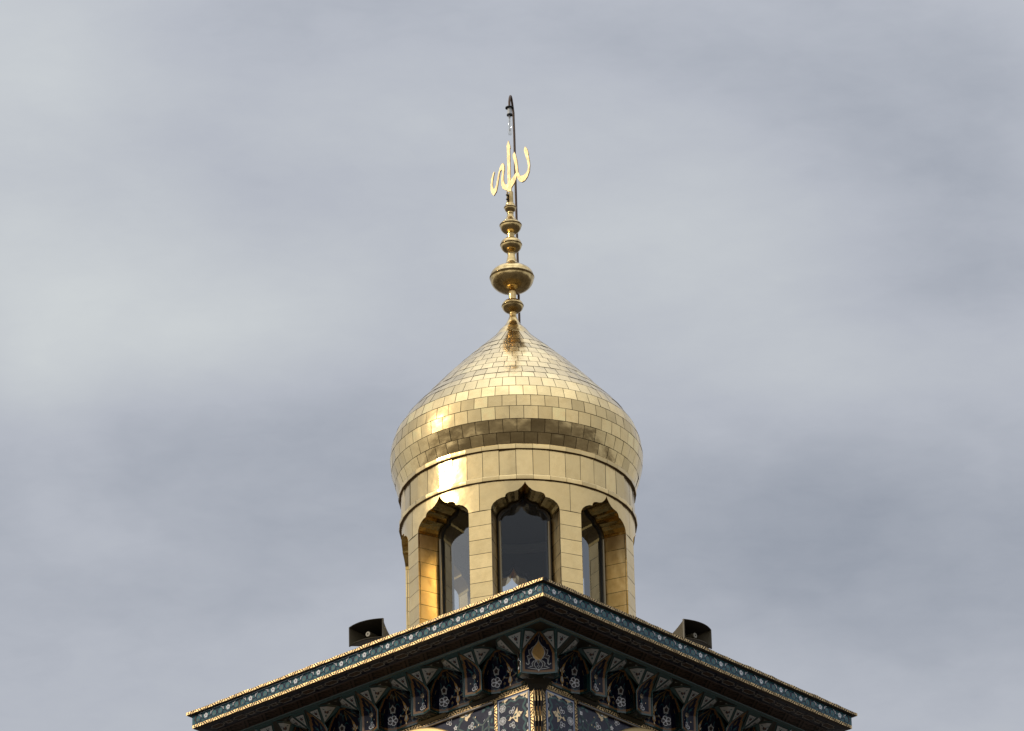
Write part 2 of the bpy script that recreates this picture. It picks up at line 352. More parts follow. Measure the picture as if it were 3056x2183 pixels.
# frieze: turquoise band of scrolling vine with white flowers, gold strip under it
fr.grid([sq(HF-.006, -.050), sq(HF-.006, -.262)], 'seam', closed=True)
for k in range(4):
    F = fmap(k); fn = lambda x, y, o, F=F: F(x, HF-.002+o, y)
    x = -HF; per = .486; tz0, tz1 = -.211, -.054
    # tile blocks, two joints per repeat
    x0 = HF-.002
    i = 0
    while x0 > -HF+.01:
        wdt = per/2; x1 = max(x0-wdt, -HF+.002)
        poly(fr, fn, [(x1+.0015, tz0), (x0-.0015, tz0), (x0-.0015, tz1), (x1+.0015, tz1)], 'teal', random.uniform(0, .0015)); x0 = x1; i += 1
    mosaic(fr, fn, -HF+.002, HF-.002, -.262, -.213, .0, .150)
    yc = -.132
    j = 0; kx = HF-.004
    while kx > -HF:
        for sg in (-1, 1):
            cx = kx+sg*.068
            if abs(cx)+.05 > HF-.004: continue
            poly(fr, fn, arc(cx, yc-.006, .050, .048, 0, 330, 11), 'teal_light', .002)
            stroke(fr, fn, arc(cx, yc-.004, .056, .058, 200 if sg > 0 else -20, -55 if sg > 0 else 235, 12), .018, 'line', .004)
            poly(fr, fn, leafshape(cx, yc-.018, .044, .022, 90-sg*12), 'leaf_brown', .004)
            stroke(fr, fn, [(cx+sg*.052, yc-.03), (cx+sg*.02, yc-.056), (cx-sg*.035, yc-.052), (cx-sg*.068, yc-.01)], .011, 'line', .0045)
            poly(fr, fn, [(cx+sg*.04, yc-.066), (cx+sg*.078, yc-.040), (cx+sg*.060, yc-.066)], 'line', .0047)
            poly(fr, fn, [(cx+sg*.012, yc+.056), (cx+sg*.050, yc+.030), (cx+sg*.056, yc+.040), (cx+sg*.022, yc+.066)], 'white_tile', .006)
            poly(fr, fn, [(cx+sg*.058, yc+.048), (cx+sg*.070, yc+.052), (cx+sg*.076, yc+.004), (cx+sg*.062, yc+.002)], 'white_tile', .006)
            stroke(fr, fn, [(cx+sg*.056, yc+.062), (cx+sg*.072, yc+.070), (cx+sg*.078, yc+.03)], .008, 'line', .005)
        poly(fr, fn, arc(kx, yc, .020, .028, 0, 315, 7), 'line', .005)
        fx = kx-.243
        if abs(fx) < HF-.12:
            poly(fr, fn, arc(fx, yc-.022, .044, .036, 0, 330, 11), 'teal_light', .002)
            poly(fr, fn, arc(fx-.055, yc+.018, .026, .03, 0, 315, 7), 'teal_light', .002); poly(fr, fn, arc(fx+.055, yc+.018, .026, .03, 0, 315, 7), 'teal_light', .002)
            stroke(fr, fn, arc(fx, yc-.016, .050, .046, 170, 370, 10), .017, 'line', .004)
            for sg in (-1, 1):
                stroke(fr, fn, arc(fx+sg*.056, yc+.016, .034, .036, 90-sg*100, 90+sg*110, 8), .010, 'line', .0043)
                stroke(fr, fn, [(fx+sg*.046, yc-.018), (fx+sg*.075, yc-.024), (fx+sg*.105, yc-.012)], .012, 'line', .0046)
            poly(fr, fn, star(fx, yc+.006, .046, .036, 5, 90), 'white_tile', .007)
            poly(fr, fn, arc(fx, yc+.006, .011, .012, 0, 300, 5), 'line', .009)
        kx -= per
    # upright joints seen along the band
    for jx in (HF-.002, HF-.002-.486*13, HF-.002-.486*15+.02): poly(fr, fn, [(jx-.005, -.212), (jx+.001, -.212), (jx+.001, -.054), (jx-.005, -.054)], 'seam', .010)
fr.build('frieze', tower)

# soffit: bands of dark tile running in from the frieze to the green moulding
VM, ZM = 3.15, -.362
sf.grid([sq(HF-.006, -.262), sq(3.62, -.268)], 'under', closed=True)
sf.grid([sq(3.62, -.268), sq(3.40, -.285)], 'soffit_blue', closed=True)
sf.grid([sq(3.40, -.285), sq(3.395, -.30), sq(3.19, -.318)], 'soffit_brown', closed=True)
sf.grid([sq(3.19, -.318), sq(3.185, -.334), sq(3.16, -.345), sq(VM, ZM)], 'rib', closed=True)
sf.grid([sq(VM, ZM), sq(2.4, ZM+.02)], 'rib_brown', closed=True)
for k in range(4):
    F = fmap(k)
    def fs(x, y, o, F=F):
        z = -.268-(3.62-y)*.077 if y > 3.40 else -.30-(3.395-y)*.088
        return F(x, y, z-.001-o)
    # lattice of stepped lozenges, small and large in turn, in pale lines
    x = 3.33; j = 0
    while x > -3.4:
        if j % 2 == 0:
            poly(sf, fs, [(x-.075, 3.47), (x+.075, 3.47), (x+.075, 3.545), (x-.075, 3.545)], 'soffit_brown', .001)
            for sy_ in (3.475, 3.54): stroke(sf, fs, [(x-.055, sy_), (x+.055, sy_)], .012, 'soffit_line', .003)
            for sg in (-1, 1):
                stroke(sf, fs, [(x+sg*.055, 3.475), (x+sg*.045, 3.507), (x+sg*.055, 3.54), (x+sg*.09, 3.545)], .012, 'soffit_line', .003)
        else:
            poly(sf, fs, [(x-.13, 3.508), (x-.08, 3.555), (x+.08, 3.555), (x+.13, 3.508), (x+.08, 3.46), (x-.08, 3.46)], 'soffit_brown', .001)
            stroke(sf, fs, [(x-.155, 3.508), (x-.105, 3.525), (x-.09, 3.558), (x+.09, 3.558), (x+.105, 3.525), (x+.155, 3.508), (x+.105, 3.49), (x+.09, 3.457), (x-.09, 3.457), (x-.105, 3.49)], .012, 'soffit_line', .003, True)
            poly(sf, fs, star(x, 3.508, .012, .008, 4), 'orange', .004)
        for sg in (-1, 1): poly(sf, fs, leafshape(x+.13, 3.508+sg*.07, .10, .03, sg*20), 'navy', .001)
        x -= .245; j += 1
    for (ya, yb) in ((3.30, 3.385), (3.205, 3.285)):
        x = -3.35+(.07 if ya > 3.25 else 0); j = 0
        while x < 3.30:
            s_ = 1 if (j//2) % 2 == 0 else -1
            poly(sf, fs, [(x, ya), (x+.028, ya), (x+.028+s_*.06, yb), (x+s_*.06, yb)], 'black_tile', .002)
            if j % 2 == 0: poly(sf, fs, star(x-.045, (ya+yb)/2, .024, .017, 4), 'black_tile', .002)
            x += .075 if j % 2 == 0 else .115; j += 1
sf.build('soffit', tower)

# ------------------------------------------------------------------ honeycomb cornice: niches, brackets and corner brackets
ZB, Z1 = -.95, -.66
BR = [1.48, .405, -.67, -1.745]
HB = .185
def lerp(a, b, t): return a+(b-a)*t
def cell(plan, apex, zbase, z1, ss, nt=12):
    """grid of points rising from a plan line and leaning out to one apex; plan is a list of (u, v)"""
    Ls = [0.0]
    for a, b in zip(plan, plan[1:]): Ls.append(Ls[-1]+math.hypot(b[0]-a[0], b[1]-a[1]))
    def at(s):
        d = s*Ls[-1]
        for i in range(len(plan)-1):
            if d <= Ls[i+1]+1e-9:
                t = (d-Ls[i])/(Ls[i+1]-Ls[i]); return (lerp(plan[i][0], plan[i+1][0], t), lerp(plan[i][1], plan[i+1][1], t))
        return plan[-1]
    def S(s, t):
        u, v = at(s)
        if t < .45: return (u, v, lerp(zbase, z1, t/.45))
        q = (t-.45)/.55; a = q*PI/2
        k = (1-math.cos(a))*.62+q*.38; h = math.sin(a)*.55+q*.45
        return (lerp(u, apex[0], k), lerp(v, apex[1], k), lerp(z1, apex[2], h))
    return S, Ls[-1]
def panel_cell(mb, F, plan, apex, z1, folds, border=.045, inner='navy'):
    S, length = cell(plan, apex, ZB, z1, None)
    b1, b2 = .026/length, .062/length
    ss = sorted(set([0, b1, b2, 1-b2, 1-b1, 1]+[round(f, 4) for f in folds]+[i/16 for i in range(17) if b2 < i/16 < 1-b2]))
    hb = (z1-ZB)/.45
    tt = [0, .026/hb, .062/hb]+[.2, .35, .45, .55, .65, .75, .83, .88, .925, .955, .985, 1]
    rows = [[F(*S(s, t)) for s in ss] for t in tt]
    def mf(i, j):
        s = (ss[j]+ss[j+1])/2; t = (tt[i]+tt[i+1])/2
        if t > .955: return 'rib_brown'
        sc = 1 if t < .6 else min(3.2, 1/(1.001-((t-.45)/.55)**1.3))
        if s < b1*sc or s > 1-b1*sc or t < tt[1]: return 'rib'
        if s < b2*sc or s > 1-b2*sc or t < tt[2] or t > .93: return 'orange'
        return inner
    mb.grid(rows, inner, matfn=mf, tone=random.random())
    return S, length
def on_cell(F, S, plan_len, c0, z1, inward):
    """map flat (x, z) drawn over a cell to its surface; x is measured along the plan line from its middle"""
    def fn(x, z, o):
        s = min(max(.5+x/plan_len, 0), 1)
        t = (z-ZB)/(z1-ZB)*.45
        if z > z1:
            lo, hi = .45, 1.0
            for _ in range(14):
                md = (lo+hi)/2
                if S(s, md)[2] < z: lo = md
                else: hi = md
            t = lo
        u, v, zz = S(s, max(t, 0)); return F(u, v+o, zz-.0)
    return fn
def inset(mb, F, A_, tops, k=.66, off=.010, lift=.0):
    """pale tile set into a green fan-shaped field (apex A_ below, tops above), with a dark outline and a flower"""
    A_ = Vector(A_); T = [Vector(t) for t in tops]
    c = (A_*.8+sum(T, Vector())/len(T)*1.2)/2
    n = (T[0]-A_).cross(T[-1]-A_).normalized()
    if n.y-n.z < 0: n = -n
    def scl(q, o): return [c+(p-c)*q+n*o for p in [A_]+T]
    for q, o, m in ((k*1.12, off*.5, 'rib_dark'), (k, off, 'pale_tile')):
        P = scl(q, o)
        for i in range(1, len(P)-1): mb.face([F(*P[0]), F(*P[i]), F(*P[i+1])], m)
    P = scl(k, off); mid = sum(P[1:], Vector())/len(T)
    yv = (mid-P[0]).normalized(); xv = n.cross(yv).normalized(); ln = (mid-P[0]).length; wd = (P[1]-P[-1]).length
    o = P[0]+yv*ln*.68; r = min(wd*.19, ln*.14)
    def fn(x, y, q): return F(*(o+xv*x+yv*y+n*(.006+q)))
    poly(mb, fn, star(0, 0, r, r*.78, 8), 'line', 0); poly(mb, fn, arc(0, 0, r*.5, r*.5, 0, 315, 7), 'leaf_brown', .002)
    poly(mb, fn, leafshape(0, -r*1.8, r*1.3, r*.7, 90), 'swirl', 0); poly(mb, fn, leafshape(0, r*1.35, r*.8, r*.5, 90), 'swirl', 0)
    for sg in (-1, 1): poly(mb, fn, leafshape(sg*r*1.35, r*1.0, r*1.3, r*.36, sg*25), 'swirl', 0)

def make_bracket(F, ub):
    mb = MB(); X = lambda w, v, z: (ub+w, v, z)
    plan = [(ub-HB, 2.835), (ub, 2.775), (ub+HB, 2.835)]; apex = (ub, 3.135, -.378); z1 = -.64
    S, ln = panel_cell(mb, F, plan, apex, z1, [.5])
    f = on_cell(F, S, ln, ub, z1, False)
    # flower, bud, scrolls
    poly(mb, f, star(0.0, -.655, .050, .036, 6, 80), 'ochre', .004); poly(mb, f, star(.004, -.66, .034, .022, 5, 70), 'cream', .006); poly(mb, f, arc(.004, -.655, .012, .017, 0, 315, 7), 'pale_blue', .008)
    ring_flower(mb, f, .012, -.835, .062, 3, 'white_tile', .005, .010, 90)
    poly(mb, f, leafshape(.010, -.90, .055, .03, 90), 'ochre', .004); poly(mb, f, leafshape(.0, -.75, .07, .03, 90), 'swirl', .004)
    stroke(mb, f, [(.004, -.70), (0, -.76), (.012, -.80)], .008, 'swirl', .004)
    for sg in (-1, 1):
        swirl(mb, f, sg*.045, -.73, .065, 90+sg*30, 90+sg*175, 'swirl', .004, .014); swirl(mb, f, sg*.045, -.86, .065, 90+sg*20, 90+sg*180, 'swirl', .004, .018)
        poly(mb, f, leafshape(sg*.05, -.565, .10, .022, 90-sg*50), 'swirl', .004); poly(mb, f, arc(sg*.075, -.755, .009, .010, 0, 300, 5), 'cream', .005)
        swirl(mb, f, sg*.07, -.615, .045, 90-sg*20, 90+sg*140, 'swirl', .004, .012)
    poly(mb, f, leafshape(.0, -.50, .085, .05, 90), 'ochre', .004); poly(mb, f, leafshape(.0, -.50, .05, .024, 90), 'navy', .006)
    # green fields above each side of the panel and the pale insets in them
    for sg in (-1, 1):
        f1 = [S(1.0 if sg > 0 else 0.0, t) for t in (.58, .65, .75, .83, .9, .955, 1)]
        m0 = X(sg*.015, VM, ZM-.004); m1 = X(sg*.288, VM, ZM-.004); Fk = f1[0]
        for a, b in zip(f1, f1[1:]): mb.face([F(*a), F(*b), F(*m0)], 'rib_brown')
        mb.face([F(*Fk), F(*m0), F(*m1)], 'rib')
        t1b = X(sg*.42, 3.08, ZM-.006); t1c = X(sg*.50, 2.94, ZM-.008); ap = X(sg*.5375, 2.90, -.395)
        mb.face([F(*Fk), F(*m1), F(*t1b), F(*t1c)], 'rib'); mb.face([F(*Fk), F(*t1c), F(*ap)], 'rib')
        cap = [m1, X(sg*.5375, VM, ZM-.006), X(sg*.5375, 2.90, ZM-.01), t1c, t1b]
        mb.face([F(*p) for p in cap], 'rib_brown')
        poly(mb, lambda x, y, o: F(ub+x, y, ZM-.012-o), [(sg*.44, 3.10), (sg*.50, 3.11), (sg*.47, 3.07)], 'soffit_line', 0)
        inset(mb, F, Fk, [m0, m1], .60); inset(mb, F, Fk, [m1, t1b, t1c], .80)
        # teal nosing along the ridge
        mb.tube([F(ub+sg*HB, 2.838, ZB), F(ub+sg*HB, 2.838, Z1+.02), F(*Fk)], .012, 'rib', 6)
        mb.tube([F(*Fk), F(ub+sg*.255, 3.03, -.425), F(*m1)], .010, 'rib', 6)
    # sides back to the wall and the patterned underside
    for sg in (-1, 1): mb.grid([[F(ub+sg*HB, 2.835, z), F(ub+sg*.18, 2.64, z)] for z in (ZB, Z1)], 'rib')
    mb.face([F(ub-HB, 2.835, ZB), F(ub, 2.775, ZB), F(ub+HB, 2.835, ZB), F(ub+.18, 2.64, ZB), F(ub+.33, 2.56, ZB), F(ub+.33, HW-.01, ZB), F(ub-.33, HW-.01, ZB), F(ub-.33, 2.56, ZB), F(ub-.18, 2.64, ZB)], 'rib')
    so_ = lambda x, y, o: F(ub+x, y, ZB-.004-o)
    pl = [(-.15, 2.80), (0, 2.745), (.15, 2.80), (.145, 2.655), (.24, 2.585), (-.24, 2.585), (-.145, 2.655)]
    poly(mb, so_, pl, 'rib_dark', 0)
    for sg in (-1, 1): swirl(mb, so_, sg*.07, 2.68, .05, 0, 250*sg, 'soffit_line', .003, .008)
    poly(mb, so_, star(0, 2.66, .045, .03, 5), 'rib', .003); stroke(mb, so_, [(p[0]*.9, 2.67+(p[1]-2.67)*.85) for p in pl], .007, 'soffit_brown', .003, True)
    # moulded drop below: shadowed ledge stepping back to the wall
    mb.grid([[F(ub-.30, 2.60, ZB-.002), F(ub+.30, 2.60, ZB-.002)], [F(ub-.26, HW+.006, ZB-.055), F(ub+.26, HW+.006, ZB-.055)]], 'rib_brown')
    return mb
def make_niche(F, uc, hw=.5375-HB):
    mb = MB()
    q = hw/.3525
    plan = [(uc-hw, 2.835), (uc-.3575*q, 2.64), (uc-.2075*q, 2.56), (uc, 2.57), (uc+.2075*q, 2.56), (uc+.3575*q, 2.64), (uc+hw, 2.835)]
    apex = (uc, 2.90, -.395)
    S, ln = panel_cell(mb, F, plan, apex, -.66, [.205, .37, .5, .63, .795])
    f = on_cell(F, S, ln, uc, -.66, True)
    for sg in (-1, 1):
        poly(mb, f, star(sg*.27, -.605, .062, .044, 5, 90), 'pale_tile', .006); poly(mb, f, star(sg*.27, -.605, .036, .026, 5, 90), 'maroon', .008)
        ring_flower(mb, f, sg*.27, -.775, .082, 5, 'white_tile', .006, .011, 70)
        poly(mb, f, leafshape(sg*.20, -.80, .05, .035, 45), 'ochre', .005)
        for (cx, cy, r, a0, a1) in ((.30, -.50, .075, 200, 20), (.20, -.52, .075, 180, 0), (.33, -.69, .07, 90, 250), (.16, -.60, .07, 0, 170), (.29, -.86, .05, 180, 330), (.12, -.50, .05, 200, 40), (.10, -.66, .05, 300, 120), (.17, -.86, .06, 120, 300), (.36, -.56, .05, 60, 220)):
            swirl(mb, f, sg*cx, cy, r, a0 if sg > 0 else 180-a0, a1 if sg > 0 else 180-a1, 'swirl', .004, .013)
        stroke(mb, f, [(sg*.27, -.66), (sg*.275, -.70)], .010, 'swirl', .004)
        poly(mb, f, leafshape(sg*.13, -.48, .11, .05, 90+sg*25), 'ochre', .005); poly(mb, f, leafshape(sg*.06, -.44, .10, .045, 90+sg*50), 'ochre', .005)
        poly(mb, f, leafshape(sg*.42, -.64, .12, .05, 90), 'ochre', .005); poly(mb, f, leafshape(sg*.42, -.64, .06, .02, 90), 'navy', .007)
        poly(mb, f, arc(sg*.43, -.775, .025, .032, 0, 315, 7), 'ochre', .005); poly(mb, f, arc(sg*.43, -.775, .010, .014, 0, 300, 5), 'navy', .007)
        poly(mb, f, star(sg*.12, -.825, .032, .02, 5), 'ochre', .006)
        # gilt arms of the centre spray
        poly(mb, f, [(sg*.02, -.75), (sg*.07, -.765), (sg*.12, -.735), (sg*.16, -.77), (sg*.17, -.765), (sg*.14, -.70), (sg*.115, -.715), (sg*.07, -.735)], 'ochre', .006)
        poly(mb, f, [(sg*.10, -.742), (sg*.135, -.735), (sg*.125, -.695), (sg*.115, -.72)], 'pale_tile', .008)
        poly(mb, f, leafshape(sg*.035, -.655, .07, .03, 90-sg*35), 'gold_leaf', .007); poly(mb, f, leafshape(sg*.03, -.655, .045, .018, 90-sg*35), 'pale_tile', .009)
    poly(mb, f, leafshape(0, -.60, .14, .06, 90), 'gold_leaf', .006); poly(mb, f, leafshape(0, -.61, .09, .034, 90), 'pale_tile', .008)
    poly(mb, f, leafshape(0, -.80, .15, .085, 90), 'gold_leaf', .006); poly(mb, f, leafshape(0, -.79, .10, .05, 90), 'pale_tile', .008); poly(mb, f, leafshape(0, -.70, .10, .03, 90), 'gold_leaf', .007)
    poly(mb, f, leafshape(0, -.885, .05, .03, 90), 'cream', .007); poly(mb, f, leafshape(-.01, -.50, .12, .035, 100), 'ochre', .006)
    # soffit lip under the niche back
    mb.grid([[F(p[0], p[1], ZB) for p in plan[1:-1]], [F(p[0], HW-.02, ZB-.003) for p in plan[1:-1]]], 'rib')
    return mb
def make_corner(Fl, Fr, far=False):
    """big bracket on the diagonal; Fl and Fr map the two faces that meet here"""
    mb = MB()
    def D(s, d, z):                     # s across the diagonal (towards the right face), d out along it
        u = (d+s)/math.sqrt(2); v = (d-s)/math.sqrt(2); return Fl(u, v, z)
    s0, d0 = (2.55-2.93)/math.sqrt(2), (2.55+2.93)/math.sqrt(2)
    plan = [(s0, d0), (0, 3.815), (-s0, d0)]; apex = (0, 4.16, -.375); z1 = -.62
    S, ln = panel_cell(mb, D, plan, apex, z1, [.5])
    f = on_cell(D, S, ln, 0, z1, False)
    W = 'pale_tile'
    z = lambda y: y
    # outlined ornament: gold heart, side leaves, base scroll, finial
    heart = [(0, -.455), (.022, -.478), (.045, -.500), (.075, -.525), (.098, -.565), (.103, -.605), (.092, -.645), (.07, -.685), (.04, -.725)]
    heart = heart+[(-x, y) for x, y in heart[::-1]]
    poly(mb, f, heart, 'gold_leaf', .004); stroke(mb, f, heart, .010, W, .008, True)
    tre = [(0, -.565), (.022, -.59), (.024, -.615), (.048, -.632), (.03, -.645), (.012, -.665), (-.012, -.665), (-.03, -.645), (-.048, -.632), (-.024, -.615), (-.022, -.59)]
    poly(mb, f, tre, 'maroon', .007); stroke(mb, f, tre, .008, W, .010, True)
    poly(mb, f, leafshape(0, -.72, .12, .034, 90), 'ochre', .008); stroke(mb, f, leafshape(0, -.73, .13, .05, 90), .007, W, .011, True)
    fin = [(0, -.345), (.014, -.37), (.018, -.395), (.040, -.415), (.012, -.425), (.004, -.45), (-.004, -.45), (-.012, -.425), (-.040, -.415), (-.018, -.395), (-.014, -.37)]
    stroke(mb, f, fin, .008, W, .006, True)
    for sg in (-1, 1):
        lf = [(.075, -.522), (.115, -.545), (.13, -.575), (.16, -.575), (.145, -.62), (.125, -.655), (.15, -.655), (.178, -.672), (.162, -.70), (.158, -.74), (.15, -.75), (.135, -.71), (.10, -.69), (.07, -.70), (.092, -.645), (.103, -.605), (.098, -.565)]
        lf = [(sg*x, y) for x, y in lf]; poly(mb, f, lf, 'maroon', .003); stroke(mb, f, lf, .008, W, .006, True)
        stroke(mb, f, [(sg*x, y) for x, y in ((.15, -.74), (.145, -.79), (.16, -.808), (.185, -.80), (.192, -.785))], .014, W, .007)
        stroke(mb, f, [(sg*x, y) for x, y in ((.03, -.735), (.075, -.745), (.102, -.785), (.092, -.83), (.12, -.835), (.168, -.862), (.08, -.868), (.02, -.872))], .011, W, .007)
        stroke(mb, f, [(sg*x, y) for x, y in ((.03, -.735), (.062, -.78), (.06, -.82), (.03, -.862))], .009, W, .007)
        poly(mb, f, [(sg*x, y) for x, y in ((.05, -.752), (.085, -.77), (.09, -.80), (.08, -.845), (.05, -.85), (.064, -.81))], 'maroon', .003)
        poly(mb, f, leafshape(sg*.08, -.455, .055, .016, 90+sg*12), 'ochre', .005)
    poly(mb, f, [(0, -.912), (.022, -.88), (.012, -.865), (-.012, -.865), (-.022, -.88)], W, .009)
    stroke(mb, f, star(0, -.825, .028, .012, 4), .007, W, .008, True)
    # side facets parallel to the walls, and the pale insets above
    for sg in (-1, 1):
        Fx = Fl if sg < 0 else Fr
        pts = [(2.41, 2.85), (2.55, 2.93)]
        def sidecol(t0): return None
        S2, ln2 = cell([(2.41, 2.85), (2.55, 2.93)], (2.60, 3.10, -.40), ZB, -.64, None)
        ss = [0, .16, .32, .68, .84, 1]; tt = [0, .05, .11, .25, .45, .6, .75, .88, 1]
        rows = [[Fx(*S2(s, t)) for s in ss] for t in tt]
        mb.grid(rows, 'navy', matfn=lambda i, j: 'rib' if j in (0, 4) or i == 0 or i > 6 else ('orange' if j in (1, 3) or i == 1 else 'navy'))
        for tz in (-.55, -.70, -.84): poly(mb, lambda x, y, o: Fx(2.47+x, 2.885+o+x*.55, y), star(0, tz, .03, .016, 4), 'white_tile', .008)
        mb.grid([[Fx(2.41, 2.85, zz), Fx(2.41, 2.64, zz)] for zz in (ZB, -.6)], 'rib')
        e1 = [S(1.0 if sg > 0 else 0.0, t) for t in (.47, .55, .65, .75, .83, .9, .955, 1)]
        edge = [D(*p) for p in e1]
        def loc(p):                                            # diagonal coordinates to the (u, v) of this side's wall
            s_, d_, z_ = p; s_ = s_*(-1 if sg > 0 else 1); return Vector(((d_+s_)/math.sqrt(2), (d_-s_)/math.sqrt(2), z_))
        P1 = loc(e1[0]); P0 = Vector((2.41, 2.85, -.60)); ap = loc(e1[-1])
        a0, a1, a2 = Vector((2.83, VM, ZM-.004)), Vector((2.90, 3.06, ZM-.008)), loc(e1[-2])
        b0, b1 = Vector((2.79, VM, ZM-.004)), Vector((2.44, VM, ZM-.004))
        c0, c1, c2 = Vector((2.33, VM, ZM-.004)), Vector((2.19, 3.09, ZM-.006)), Vector((2.09, 2.95, ZM-.010)); ax_ = Vector((2.0375, 2.90, -.395))
        if far: c0.x, c1.x, c2.x, ax_.x = 2.36, 2.28, 2.22, 2.19
        for a, b in zip(edge, edge[1:]): mb.face([a, b, Fx(*a2)], 'rib_brown')
        for q in ((P1, a0, a1, a2), (P1, b0, a0), (P1, b1, b0), (P0, c0, c1, c2), (P0, c2, ax_)): mb.face([Fx(*p) for p in q], 'rib')
        mb.face([Fx(*p) for p in (P0, P1, b1, c0)], 'rib_brown')
        mb.face([Fx(*p) for p in (a0, Vector((VM, VM, ZM-.004)), ap, a1)], 'rib_brown')
        mb.face([Fx(*p) for p in (c0, Vector((2.0375, VM, ZM-.006)), Vector((2.0375, 2.90, ZM-.01)), c2, c1)], 'rib_brown')
        mb.tube([Fx(2.55, 2.935, ZB), Fx(2.55, 2.935, -.64), Fx(*P1), Fx(*((P1+a0+b0)/3)), Fx(*((a0+b0)/2))], .013, 'rib', 6)
        inset(mb, Fx, P1, [a0, a1, a2], .74); inset(mb, Fx, P1, [b0, b1], .72); inset(mb, Fx, P0, [c0, c1, c2], .78)
    # underside and the neck below
    u0 = [D(s0, d0, ZB), D(0, 3.815, ZB), D(-s0, d0, ZB), Fr(2.41, 2.85, ZB), Fr(2.41, 2.64, ZB), Fr(2.2, HW-.01, ZB), Fl(HW-.05, HW-.05, ZB), Fl(2.2, HW-.01, ZB), Fl(2.41, 2.64, ZB), Fl(2.41, 2.85, ZB)]
    mb.face(u0, 'rib')
    q0 = [D(s, d, ZB-.005) for s, d in ((-.25, 3.84), (0, 3.78), (.25, 3.84), (.24, 3.66), (.12, 3.60), (-.12, 3.60), (-.24, 3.66))]; mb.face(q0, 'rib_dark')
    uf = lambda x, y, o: D(x, y, ZB-.008-o)
    for sg in (-1, 1):
        swirl(mb, uf, sg*.12, 3.72, .06, 0, 250*sg, 'soffit_line', .001, .012); poly(mb, uf, leafshape(sg*.17, 3.76, .09, .03, 20*sg), 'soffit_brown', .001)
    mb.grid([[D(-.22, 3.66, ZB-.004), D(0, 3.70, ZB-.004), D(.22, 3.66, ZB-.004)], [D(-.16, 3.57, ZB-.06), D(0, 3.60, ZB-.06), D(.16, 3.57, ZB-.06)], [D(-.12, 3.50, ZB-.15), D(0, 3.53, ZB-.15), D(.12, 3.50, ZB-.15)]], 'rib_brown')
    return mb
for k in range(4):
    F = fmap(k)
    cents = [BR[0]+.5375]+[b-.5375 for b in BR]
    for i, b in enumerate(BR): make_bracket(F, b).build('cornice_bracket', tower)
    for i, c in enumerate(cents): (make_niche(F, c) if i < len(BR) else make_niche(F, -2.17, .24)).build('cornice_niche', tower)
make_corner(fmap(0), fmap(1)).build('corner_bracket', tower)
make_corner(fmap(2), fmap(3)).build('corner_bracket', tower)
flip = lambda k: (lambda u, v, z: fmap(k)(-u, v, z))
make_corner(flip(3), flip(0), True).build('corner_bracket', tower)
make_corner(flip(1), flip(2), True).build('corner_bracket', tower)
# plain backing that closes the cornice behind the cells
bk = MB(); bk.grid([sq(2.50, -1.0), sq(2.50, -.34)], 'rib_dark', closed=True); bk.build('cornice_core', tower)

